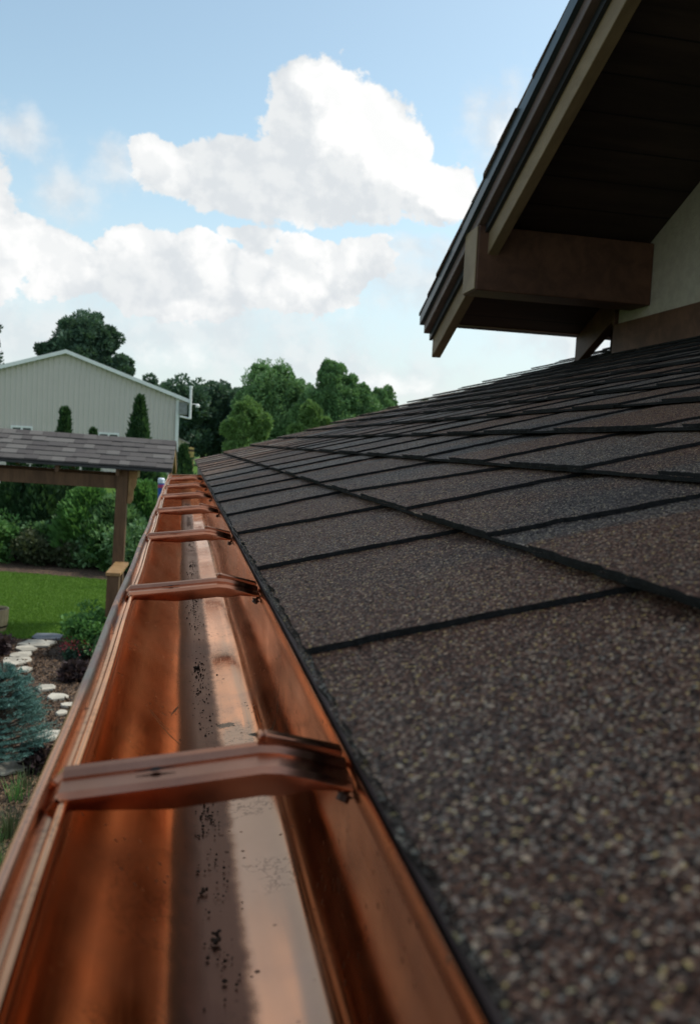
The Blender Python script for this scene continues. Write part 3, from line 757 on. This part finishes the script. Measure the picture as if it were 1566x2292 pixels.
for i, (u, v, Y, r) in enumerate(wood):
    p = at_far(u, Y); top = zt(u, v, Y)
    broad_tree('wood_tree', wl[i], 'tree', p, top, 0, r, top * .47, M['leaf_dark'], 30 + i, .33, 110, 190, group='dark trees of the far wood')
near = [(598, 806, 52, 1.75, 'leaf_mid', 'broad mid green tree, leftmost of the pale trees above the roof', [(1.6, 0, .74, 1.1), (-1.1, .3, .66, 1.0), (2.5, .2, .70, 1.0), (2.9, .3, .52, 1.1), (1.0, .2, .84, .7), (.3, 0, .45, 1.9), (1.8, 0, .40, 1.6), (-.5, 0, .90, .6), (.6, .1, .91, .5)]),
        (735, 806, 50, .85, 'leaf_mid', 'tallest pale green tree with pointed top beyond the roof', [(.35, 0, .70, 1.1), (-.9, .2, .66, .9), (-1.5, .2, .56, .9), (1.3, 0, .72, .85), (2.0, .1, .64, .9), (2.7, .2, .58, .8), (.6, 0, .40, 1.7), (.1, 0, .93, .4), (1.1, 0, .84, .45), (1.9, 0, .78, .45)]),
        (852, 866, 51, .85, 'leaf_mid', 'low green tree where the roof edge hides its crown, far right of the trees', [(-1.0, 0, .78, .95), (.5, 0, .7, .8), (-.3, 0, .5, 1.2), (-1.5, 0, .62, 1.0)]),
        (550, 895, 41, .70, 'leaf_pale', 'yellow-green leafy tree in front of the dark wood', [(-.45, 0, .70, .65), (.6, 0, .74, .6), (0, 0, .45, .9)]),
        (690, 900, 42, .55, 'leaf_pale', 'small yellow-green tree showing just above the roof edge', [(.6, 0, .74, .5), (-.5, 0, .66, .5), (0, 0, .45, .8)])]
for i, (u, v, Y, r, m, lab, lobes) in enumerate(near):
    p = at_far(u, Y); top = zt(u, v, Y)
    broad_tree('garden_tree', lab, 'tree', p, top, 0, r, r * 1.35, M[m], 60 + i, .135, int(70 + 60 * r), 140, group='green trees beyond the roof edge', lobes=[(x, y, top * z, q) for x, y, z, q in lobes], cl_r=.20, tall=1.35)
p = at_far(946, 50)
broad_tree('garden_tree', 'thin tree top poking over the roof edge right of the others', 'tree', p, zt(946, 880, 50), 0, .55, 1.5, M['leaf_mid'], 90, .2, 22, 60, group='green trees beyond the roof edge')

# ============================================================== BARN
def barn():
    peak = far(148, 784, 45.0); Y = 45.0
    ang = math.atan2(2.0, 5.9) - R(11.4) * 0 - .19           # direction of the gable wall, slightly receding to the right
    root = empty('barn', (peak.x, peak.y, 0), ang); tag(root, 'large pale grey ribbed metal barn with white roof edge', 'barn')
    zp = peak.z; k = .335; hw = 5.72; dep = 16.0
    m, t, b = mat('ribbed_siding'); c = obj_co(t); x = t.sep(c)[0]
    n = t.noise(c, .8, 3)['Fac']
    t.put(b.inputs['Base Color'], t.mix(n, (.50, .465, .44), (.56, .52, .495))); b.inputs['Roughness'].default_value = .5
    white = m_plain('white_trim', (.72, .74, .75), .45, 3, .05); roofm = m_plain('barn_roof_metal', (.55, .56, .57), .45, 2, .08, metal=.2)
    mb = MB(); eave = zp - .12 - k * hw
    # ribbed gable wall: every rib is modelled
    prof = []; x = -hw; 
    while x < hw - .01:
        prof += [(x, 0), (x + .15, 0), (x + .175, -.045), (x + .215, -.045), (x + .25, 0)]; x += .25
    prof = [q for q in prof if q[0] <= hw] + [(hw, 0)]
    vs = []
    for (px, py) in prof: vs += [(px, py, 0), (px, py, zp - .12 - k * abs(px))]
    mb.add(vs, [(2 * i, 2 * i + 2, 2 * i + 3, 2 * i + 1) for i in range(len(prof) - 1)])
    mb.box((hw - .02, .0, 0), (hw, dep, eave)); mb.box((-hw, .0, 0), (-hw + .02, dep, eave)); mb.box((-hw + .021, dep - .02, 0), (hw - .021, dep, eave))
    mb.build('wall', m, root)
    over = .55
    for sx in (1, -1):
        r = MB(); L = hw + over
        r.prism([(0, -.25, zp), (sx * L, -.25, zp - k * L), (sx * L, -.25, zp - k * L - .06), (0, -.25, zp - .06)], (0, dep + .5, 0)); r.build('roof', roofm, root)
        f = MB(); f.prism([(0, -.29, zp + .02), (sx * L, -.29, zp + .02 - k * L), (sx * L, -.29, zp - .17 - k * L), (0, -.29, zp - .17)], (0, .039, 0)); f.build('rake_trim', white, root)
        e = MB(); e.box((min(sx * L, sx * (L + .1)), -.27, zp - k * L - .20), (max(sx * L, sx * (L + .1)), dep + .2, zp - k * L - .03)); e.build('roof_gutter', white, root)
    so = MB(); so.box((hw + .001, -.22, eave - .85), (hw + over - .12, 1.2, eave - .20)); so.build('eave_box', m_plain('grey_soffit', (.22, .23, .23), .6), root)
    d = MB(); L = hw + over; d.tube([(L + .02, -.34, zp - k * L + .72), (L + .02, -.34, zp - k * L - 1.0)], 0.065, 10); d.tube([(L + .02, -.34, zp - k * L + .62), (L + .02, -.34, zp - k * L + .74)], .09, 10)
    d.tube([(L, -.34, zp - k * L - .98), (hw + .05, -.2, eave - .95)], .05, 8); d.build('downpipe', white, root)
    lm = MB(); lm.lathe([(.0, 0), (.10, .02), (.12, .12), (.05, .2), (0, .2)], 10, (L + .42, -.2, zp - k * L - .38)); lm.tube([(L, -.2, zp - k * L - .2), (L + .42, -.2, zp - k * L - .2)], .02, 6); lm.build('yard_lamp', white, root)
    c = MB(); c.box((hw - .14, -.075, 0), (hw + .03, -.031, eave + .1)); c.build('corner_trim', white, root)
    glass, t2, b2 = mat('barn_glass'); b2.inputs['Base Color'].default_value = (.03, .055, .05, 1); b2.inputs['Roughness'].default_value = .1
    inv = root.matrix_basis.inverted()
    for u0, u1, v in ((25, 74, 953), (220, 267, 968)):
        a = (ray(u0, v), ray(u1, v)); xs = []
        for q in a:                                          # meet the wall plane
            nrm = Vector((-math.sin(ang), math.cos(ang), 0)); d0 = Vector(q); tt = (Vector((peak.x, peak.y, H)) - Vector((0, 0, H))).dot(nrm) / d0.dot(nrm)
            P = Matrix.Rotation(-ang, 4, 'Z') @ (d0 * tt - Vector((peak.x, peak.y, 0))); xs.append((P.x, P.z + H))
        x0, x1 = xs[0][0], xs[1][0]; zt_ = (xs[0][1] + xs[1][1]) / 2; xm = (x0 + x1) / 2
        w = MB()
        for (a0, a1, b0, b1) in ((x0, x1, zt_ - .10, zt_), (x0, x1, zt_ - 1.2, zt_ - 1.1), (x0, x0 + .08, zt_ - 1.0999, zt_ - .1001), (x1 - .08, x1, zt_ - 1.0999, zt_ - .1001), (xm - .05, xm + .05, zt_ - 1.0999, zt_ - .1001)):
            w.box((a0, -.09, b0), (a1, -.031, b1))
        fr = w.build('window', white, root); tag(fr, 'white framed double window half hidden by the arbor roof')
        g = MB(); g.box((x0 + .081, -.055, zt_ - 1.099), (xm - .051, -.035, zt_ - .101)); g.box((xm + .051, -.055, zt_ - 1.099), (x1 - .081, -.035, zt_ - .101)); go = g.build('pane', glass, root); go.parent = fr
    return root
barn()
def shed():
    a = far(404, 975, 58); root = empty('garden_shed', (a.x, a.y, 0), R(4)); tag(root, 'small pale shed with sloping roof beside the barn corner', 'shed')
    zb = a.z + .15
    mb = MB(); mb.prism([(-2.2, 0, 0), (.28, 0, 0), (.28, 0, zb - .55), (-2.2, 0, zb + .45)], (0, 3, 0)); mb.build('wall', m_plain('shed_siding', (.42, .42, .36), .7), root)
    r = MB(); r.prism([(-2.3, -.15, zb + .50), (.62, -.15, zb - .68), (.62, -.15, zb - .60), (-2.3, -.15, zb + .58)], (0, 3.3, 0)); r.build('roof', m_plain('shed_roof', (.30, .30, .30), .6), root)
shed()

# ============================================================== ARBOR
def arbor():
    c0 = far(393, 985, 11.6); c0.x -= .045
    ang = R(-2.5); tilt = R(-1.35)
    root = empty('garden_arbor', (c0.x, c0.y, 0), ang); root.rotation_euler.y = -tilt
    tag(root, 'brown timber garden arbor with a small shingled gable roof', 'arbor')
    zr = H - .035; ln = 4.6; run = .66; k = .52
    rng = random.Random(9)
    Wd, WdLit = M['arbor_wood'], M['arbor_wood_lit']
    cols = []; mb = MB(); T = []
    for sg in (-1, 1):                                      # shingles in courses, front slope towards the camera
        rows = 6; ex = run / rows
        for i in range(rows):
            d1 = run - i * ex; d0 = max(d1 - ex - .02, 0); x = -ln - rng.random() * .2
            while x < .0:
                w = rng.choice([.13, .16, .2, .24]); xa, xb = max(x, -ln), min(x + w - .002, 0.0)
                if xb > xa + .01:
                    lift = rng.choice([0, .006]); 
                    P = [(xa, sg * d0, zr - k * d0 + .004 + lift), (xa, sg * d1, zr - k * d1 + .016 + lift), (xa, sg * d1, zr - k * d1 - .002), (xa, sg * d0, zr - k * d0 - .012)]
                    mb.prism(P, (xb - xa, 0, 0)); T += [rng.random()] * 6
                x += w
    x = -ln
    while x < 0:
        P = [(x, -.10, zr - k * .10 + .018), (x, 0, zr + .022), (x, .10, zr - k * .10 + .018), (x, .10, zr - k * .10 + .008), (x, 0, zr + .012), (x, -.10, zr - k * .10 + .008)]
        mb.prism(P, (min(.17, -x) - .004, 0, 0)); T += [rng.random()] * 8; x += .17
    m, t, b = mat('arbor_shingle'); at = t.new('ShaderNodeAttribute', attribute_name='tint').outputs['Fac']
    n = t.noise(geo_pos(t), 160, 3, .7)['Fac']
    col = t.ramp(at, [(0, (.058, .052, .052)), (.35, (.074, .066, .064)), (.75, (.090, .084, .080)), (.86, (.125, .118, .112)), (1, (.14, .133, .125))])
    t.put(b.inputs['Base Color'], t.mix(t.step(n, .3, .7, .0, .5), col, (.05, .045, .045))); b.inputs['Roughness'].default_value = .85
    o = mb.build('shingle_roof', m, root); a = o.data.attributes.new('tint', 'FLOAT', 'FACE'); a.data.foreach_set('value', T)
    for sg in (-1, 1):
        d = MB(); P = [(-ln, 0, zr - .013), (-ln, sg * run, zr - k * run - .013), (-ln, sg * run, zr - k * run - .045), (-ln, 0, zr - .045)]; d.prism(P, (ln - .002, 0, 0)); d.build('roof_board', M['drip'], root)
        f = MB(); P = [(-.04, sg * .004, zr - .046), (-.04, sg * (run - .03), zr - k * (run - .03) - .046), (-.04, sg * (run - .03), zr - k * (run - .03) - .15), (-.04, sg * .004, zr - .16)]; f.prism(P, (.03, 0, 0)); f.build('barge_board', WdLit, root, bevel=.003)
    for x in (-.70 - i * .74 for i in range(6)):
        for sg in (-1, 1):
            r = MB(); P = [(x, sg * .05, zr - .08), (x, sg * (run - .04), zr - k * (run - .04) - .046), (x, sg * (run - .04), zr - k * (run - .04) - .15), (x, sg * .05, zr - .19)]; r.prism(P, (.045, 0, 0)); r.build('rafter', Wd, root, bevel=.002)
    zbm = H - .68
    for y in (-.42, .42):
        b_ = MB(); b_.box((-ln + .1, y - .045, zbm), (-.70, y + .045, zbm + .17)); b_.build('beam', Wd, root, bevel=.004)
        for x in (-.63 - (.10 if y > 0 else 0), -ln + .35):
            p = MB(); p.box((x - .07, y - .07, 0), (x + .07, y + .07, zbm + .25)); po = p.build('post', Wd, root, bevel=.006)
        if y > 0: continue
        # carved bracket end beside the post
        q = MB(); P = [(-.555, y - .045, zbm - .18), (-.52, y - .045, zbm - .19), (-.49, y - .045, zbm - .14), (-.485, y - .045, zbm + .0), (-.46, y - .045, zbm + .05), (-.44, y - .045, zbm + .24), (-.555, y - .045, zbm + .24)]
        q.prism(P, (0, .09, 0)); q.build('bracket', WdLit, root, bevel=.004)
    u = MB(); u.box((-.555, -.374, zbm + .13), (-.49, .374, zbm + .25)); u.build('cross_beam', WdLit, root, bevel=.003)
    rg = MB(); rg.box((-ln, -.025, zr - .22), (-.05, .025, zr - .09)); rg.build('ridge_beam', Wd, root, bevel=.003)
    # side rail: flat arm reaching forward to a short post
    a_ = MB(); a_.box((-.66, -1.42, H - 1.66), (-.49, -.491, H - 1.62)); a_.build('arm_rail', WdLit, root, bevel=.004)
    s_ = MB(); s_.box((-.645, -1.40, 0), (-.505, -1.26, H - 1.661)); s_.build('short_post', Wd, root, bevel=.005)
    l_ = MB(); l_.box((-.65, -1.259, .35), (-.565, -.491, .44)); l_.build('lower_rail', Wd, root, bevel=.004)
    return root
arbor()

# ============================================================== GARDEN
# clipped evergreens behind the arbor
ev = [(40, 1015, 18.6, .62, 'broad dark cypress column behind the left of the arbor', .03), (98, 1010, 18.4, .58, 'dark cypress column behind the arbor, left of the one with a showing tip', .03),
      (145, 914, 18.8, .36, 'cypress column whose narrow tip shows above the arbor roof, left', .0), (311, 886, 18.6, .50, 'dark cypress column with pointed top above the right of the arbor roof', .0),
      (208, 961, 23.0, .30, 'far thin cypress with only its tip above the arbor roof', .0), (411, 1000, 20.0, .50, 'dark cypress right of the arbor beside the roof edge', .0)]
for i, (u, v, Y, r, lab, _) in enumerate(ev):
    p = at_far(u, Y); h = zt(u, v, Y)
    cone_tree('cypress_column', lab, 'evergreen', p, h, r, M['leaf_hedge'], 100 + i, .13, 9000, 'cypress columns behind the arbor', .95, .30, .3)
sp = [(205, 1098, 17.6, .62, 'feathery green juniper behind the arbor post, left side'), (262, 1120, 17.4, .60, 'feathery green juniper straight behind the arbor post'), (322, 1085, 17.8, .62, 'feathery green juniper right of the arbor post'),
      (348, 1060, 19.0, .5, 'taller green juniper by the blue thing near the gutter end')]
for i, (u, v, Y, r, lab) in enumerate(sp):
    p = at_far(u, Y); h = zt(u, v, Y)
    cone_tree('juniper', lab, 'juniper', p, h, r, M['leaf_bright' if i in (0, 2) else 'leaf_mid'], 120 + i, .17, 9000, 'junipers behind the arbor', .55, .5, 1.0)
def bush(name, label, cat, base, r, h, m, seed, leaf=.06, clumps=40, per=90, group=None, up=.3):
    base = Vector(base); root = world_root(name, base); tag(root, label, cat, group)
    P, D, L, Wd, T, C = crown(seed, (base.x, base.y, h * .48), (r, r, h * .5), clumps, per, leaf, .36, .3, up)
    P[:, 2] = np.maximum(P[:, 2], .01)
    leaf_mesh('foliage', P, D, L, Wd, T, m, root)
    mb = MB(); rng = random.Random(seed)
    for k in range(6):
        c = C[rng.randrange(len(C))]; mb.tube([(base.x, base.y, 0), (base.x * .6 + c[0] * .4, base.y * .6 + c[1] * .4, h * .3), tuple(c)], [.012, .009, .004], 5)
    mb.build('stem', M['bark'], root); return root
low = [(-15, 17.7, .55, 1.0, 'leaf_bright', 'bright leafy bush at the left edge of the far bed'), (45, 18.0, .5, 1.0, 'leaf_mid', 'green bush second from left along the far bed'), (85, 17.4, .42, .62, 'leaf_grey', 'low greyish bush at the bed edge left of the arbor post'),
       (125, 17.7, .45, .85, 'leaf_mid', 'green mound bush in the middle of the far bed'), (160, 17.3, .38, .55, 'leaf_grey', 'low pale-leaved bush in front of the yellow gap'), (205, 17.2, .45, .80, 'leaf_mid', 'leafy bush just left of the arbor post'),
       (245, 17.0, .42, .85, 'leaf_bright', 'bright bush behind the arbor post foot'), (300, 16.5, .5, .95, 'leaf_mid', 'dark green bush right of the arbor post'), (345, 16.3, .42, .8, 'leaf_mid', 'bush partly behind the gutter rim')]
for i, (u, Y, r, h, m, lab) in enumerate(low):
    bush('shrub', lab, 'shrub', at_far(u, Y), r, h, M[m], 200 + i, .085, 44, 95, 'shrubs along the far flower bed')
bush('shrub', 'fresh green leafy shrub beside the gutter, in front of the lawn', 'shrub', spot(205, 1462), .30, .62, M['leaf_bright'], 230, .055, 46, 90)
bush('shrub', 'small dark green shrub at the foot of the fresh green one', 'shrub', spot(232, 1470), .22, .36, M['leaf_mid'], 231, .045, 26, 80)
def flowers(u, v, seed, lab):
    p = spot(u, v); root = bush('flower_clump', lab, 'flowers', p, .13, .20, M['leaf_dark'], seed, .04, 16, 50)
    g = np.random.default_rng(seed); n = 260
    P = np.array([p.x, p.y, .17]) + g.normal(size=(n, 3)) * np.array([.09, .09, .03]); D = unit(g, n) + np.array([0, 0, .5])
    leaf_mesh('blossom', P, D, np.full(n, .028), np.full(n, .02), g.normal(.5, .2, n), M['leaf_red'], root)
flowers(196, 1462, 240, 'red flowers in front of the green shrub by the gutter')
flowers(170, 1475, 241, 'small red flowers left of the brighter red clump')
bush('heuchera', 'dark purple leafy plant between the stepping stones and the gutter', 'plant', spot(165, 1522), .15, .15, M['leaf_purple'], 250, .075, 22, 40)
bush('heuchera', 'dark purple leafy plant at the left edge by the tub', 'plant', spot(-2, 1465), .13, .20, M['leaf_purple'], 251, .075, 20, 40)
bush('heuchera', 'wine-dark low plant below the blue spruce', 'plant', spot(78, 1722), .15, .16, M['leaf_purple'], 252, .06, 20, 40)

def spruce():
    b = spot(2, 1716); root = world_root('blue_spruce', b); tag(root, 'small bushy blue spruce beside the stepping stones at left', 'spruce')
    g = np.random.default_rng(77); h = .89; P = []; D = []; L = []; T = []; mb = MB()
    mb.tube([(b.x, b.y, 0), (b.x, b.y, h * .95)], [.022, .004], 6)
    for k in range(320):
        zf = g.uniform(.06, .97); a = g.uniform(0, 2 * np.pi)
        R_ = .41 * (1 - zf) ** .55 * (1 if zf > .22 else .75 + zf) * g.uniform(.78, 1.08)
        z0 = zf * h * .88; s = np.array([b.x, b.y, z0]); e = s + np.array([np.cos(a) * R_, np.sin(a) * R_, .05 + .20 * R_])
        mb.tube([tuple(s), tuple((s + e) / 2 - np.array([0, 0, .006])), tuple(e)], [.005, .004, .002], 4)
        tw = [(s * .55 + e * .45, e)]
        for q in range(5):
            f = g.uniform(.45, .95); o = s + (e - s) * f; aa = a + g.choice([-1, 1]) * g.uniform(.4, .9)
            tw.append((o, o + np.array([np.cos(aa), np.sin(aa), .25]) * R_ * .38))
        ct = g.normal(.5, .16)
        for (p0, p1) in tw:
            n = int(34 * np.linalg.norm(p1 - p0) / .12) + 10; f = g.uniform(0, 1.02, size=(n, 1)); ax = (p1 - p0) / (np.linalg.norm(p1 - p0) + 1e-9)
            P.append(p0 + (p1 - p0) * f); D.append(ax * .75 + unit(g, n) * .8); L.append(g.uniform(.014, .024, size=n)); T.append(ct + .22 * (f[:, 0] - .5) + g.normal(0, .12, size=n))
    P = np.concatenate(P); L = np.concatenate(L)
    leaf_mesh('needles', P, np.concatenate(D), L, L * .17, np.concatenate(T), M['leaf_blue'], root)
    mb.build('trunk', M['bark'], root)
spruce()

# stepping stones
def stones():
    pal = m_plain('pale_flagstone', (.43, .40, .335), .85, 7, .28, bmp=.5, bscale=60); sl = m_plain('slate_flagstone', (.13, .145, .165), .7, 9, .2, bmp=.5)
    S = [(103, 1428, 34, 'slate', 'large blue-grey slate stepping stone nearest the lawn'), (84, 1444, 33, 'pale', 'wide pale stepping stone just below the slate one'), (60, 1456.5, 23, 'pale', 'third stepping stone from the lawn, small and pale'),
         (48, 1469.5, 24, 'pale', 'fourth pale stepping stone from the lawn'), (40, 1483, 31, 'pale', 'broad pale stepping stone above the spruce'), (50, 1503, 17, 'pale', 'pale stone partly behind the top of the spruce'),
         (104, 1544, 20, 'pale', 'pale pointed stone right of the spruce, upper'), (129, 1565, 24, 'pale', 'pale stone right of the spruce near the gutter'), (152, 1583, 14, 'pale', 'small pale stone almost under the gutter rim'),
         (112, 1652, 24, 'pale', 'bright pale stone right of the spruce, lower'), (38, 1718, 38, 'pale', 'broad pale stone at the foot of the spruce'), (140, 1600, 12, 'pale', 'little pale stone below the one under the gutter rim')]
    rng = random.Random(4)
    for (u, v, hw, k, lab) in S:
        c = spot(u, v); e = spot(u + hw, v); rx = (e - c).length * 1.3; ry = rx * rng.uniform(.85, 1.25)
        mb = MB(); n = rng.choice([6, 7, 8]); pts = []
        for i in range(n):
            a = 2 * math.pi * (i + rng.uniform(-.25, .25)) / n; q = rng.uniform(.72, 1.12)
            pts.append((rx * q * math.cos(a + .2), ry * q * math.sin(a + .2), .006))
        mb.prism(pts, (0, 0, .028))
        o = mb.build('stepping_stone', sl if k == 'slate' else pal, None, bevel=.006); o.location = (c.x, c.y, 0); tag(o, lab, 'stone', 'stepping stones through the mulch')
stones()
def tub():
    c = spot(-12, 1413); root = empty('planter_tub', (c.x, c.y, .004)); tag(root, 'pale wooden tub with dark soil at the left edge of the lawn', 'planter')
    mb = MB(); n = 22
    for k in range(n):
        a0, a1 = 2 * math.pi * k / n + .01, 2 * math.pi * (k + 1) / n - .01; P = []
        for z, r in ((0, .14), (.14, .168), (.30, .175)):
            P.append((r, z))
        for (r0, z0), (r1, z1) in zip(P[:-1], P[1:]):
            f = lambda r, a, z: (r * math.cos(a), r * math.sin(a), z)
            mb.hexa([f(r0 - .018, a0, z0), f(r0 - .018, a1, z0), f(r0, a1, z0), f(r0, a0, z0), f(r1 - .018, a0, z1), f(r1 - .018, a1, z1), f(r1, a1, z1), f(r1, a0, z1)])
    mb.build('staves', m_wood('tub_wood', (.30, .23, .13), (.44, .36, .22), .7, 2, (1, 1, .1)), root)
    s = MB(); s.lathe([(0, .275), (.156, .272)], 22); s.build('soil', M['mulch'], root)
    h = MB(); h.lathe([(.1535, .06), (.1585, .06), (.165, .085), (.160, .085)], 28); h.build('hoop', m_plain('iron_hoop', (.06, .05, .045), .5, metal=.7), root)
tub()
def lumber():
    c = at_far(421, 46); root = empty('lumber_stack', (c.x, c.y, 0), R(8)); zt0 = zt(425, 1003, 46); tag(root, 'yellow stack of boards standing far off between barn and roof', 'lumber')
    y = m_plain('fresh_board', (.50, .36, .13), .7, 6, .25); d = m_plain('old_board', (.12, .08, .05), .8, 6, .3); rng = random.Random(2); z = 0; i = 0
    while z < zt0 - .05:
        mb = MB()
        for k in range(4): mb.box((-.24 + k * .122 + rng.uniform(-.01, .01), -.6, z), (-.13 + k * .122, .6, z + .10))
        mb.build('board_layer', d if i % 4 == 2 else y, root); z += .112; i += 1
lumber()
def toy():
    c = at_far(364, 15.0); z1 = zt(364, 1070, 15.0); root = empty('water_drum', (c.x, c.y, 0)); tag(root, 'blue drum with white lid and pink strap behind the gutter end', 'drum')
    b = MB(); b.lathe([(0, 0), (.05, 0), (.055, z1 - .09), (0, z1 - .09)], 20); b.build('drum_body', m_plain('blue_plastic', (.03, .10, .42), .4), root)
    w = MB(); w.lathe([(0, z1 - .089), (.060, z1 - .089), (.060, z1 - .02), (.045, z1), (0, z1)], 20); w.build('lid', m_plain('white_plastic', (.62, .70, .82), .4), root)
    p = MB(); p.lathe([(.056, z1 - .17), (.059, z1 - .17), (.059, z1 - .115), (.056, z1 - .115)], 20); p.build('strap', m_plain('pink_plastic', (.45, .05, .16), .4), root)
toy()

# ------------------------------------------------------------------ mulch chips, grass blades
def inside(poly, x, y):
    c = False; n = len(poly)
    for i in range(n):
        x0, y0 = poly[i]; x1, y1 = poly[(i + 1) % n]
        if (y0 > y) != (y1 > y) and x < (x1 - x0) * (y - y0) / (y1 - y0) + x0: c = not c
    return c
def chips():
    g = np.random.default_rng(8); pts = []
    while len(pts) < 15000:
        x, y = g.uniform(-3.4, -.3), g.uniform(4.2, 12)
        if inside(near_bed, x, y) and x < -.05 * y + .1: pts.append((x, y, g.uniform(.004, .025)))
    P = np.array(pts); D = unit(g, len(P)) * np.array([1, 1, .35]); L = g.uniform(.02, .055, len(P))
    m = m_leaf('bark_chip', (.022, .013, .009), (.070, .040, .023), (.20, .125, .075), .85, 0.0)
    o = leaf_mesh('mulch_chips', P, D, L, L * g.uniform(.3, .6, len(P)), g.normal(.42, .22, len(P)), m); tag(o, 'brown bark chips covering the flower bed', 'mulch', kind='stuff')
chips()
def grass():
    g = np.random.default_rng(9); pts = []
    while len(pts) < 90000:
        y = g.uniform(10.6, 17.4); x = g.uniform(-.36 * y, -.02 * y)
        if not inside(near_bed, x, y) and not inside(far_bed, x, y): pts.append((x, y, 0))
    P = np.array(pts); D = g.normal(size=P.shape) * .45 + np.array([0, 0, 1]); L = g.uniform(.02, .045, len(P))
    m = m_leaf('grass_blade', (.060, .13, .016), (.11, .22, .028), (.18, .31, .06), .6, .3)
    o = leaf_mesh('grass', P, D, L, np.full(len(P), .010), g.normal(.5, .2, len(P)), m); tag(o, 'short mown grass of the lawn', 'grass', kind='stuff')
grass()
def tuft(u, v, n, h, seed, lab):
    b = spot(u, v); root = world_root('grass_tuft', b); tag(root, lab, 'grass tuft', 'wispy tufts below the gutter'); g = np.random.default_rng(seed)
    mb = MB(); T = []
    for k in range(n):
        a = g.uniform(0, 6.283); r = g.uniform(0, .09); x, y = b.x + r * math.cos(a), b.y + r * math.sin(a); hh = h * g.uniform(.5, 1); lean = g.uniform(.1, .5) * hh; w = .0035
        pts = [(x + lean * q * q * math.cos(a), y + lean * q * q * math.sin(a), hh * q) for q in (0, .35, .7, 1)]
        px, py = -math.sin(a) * w, math.cos(a) * w; vs = []
        for q, (X, Y, Z) in enumerate(pts): s = 1 - q / 3.2; vs += [(X - px * s, Y - py * s, Z), (X + px * s, Y + py * s, Z)]
        mb.add(vs, [(0, 1, 3, 2), (2, 3, 5, 4), (4, 5, 7, 6)]); T += [float(g.normal(.5, .25))] * 3
    o = mb.build('blades', M['leaf_grey' if seed % 2 else 'leaf_bright'], root); at = o.data.attributes.new('tint', 'FLOAT', 'FACE'); at.data.foreach_set('value', T)
tuft(20, 1875, 110, .24, 301, 'wispy grass tuft by the gutter rim, largest and lowest')
tuft(38, 1790, 60, .20, 302, 'green grass tuft above the wispy one by the gutter')
tuft(-20, 1935, 110, .26, 304, 'green grass tuft at the left edge, lowest')
tuft(60, 1760, 40, .18, 303, 'thin straw-coloured tuft nearest the stone by the spruce')
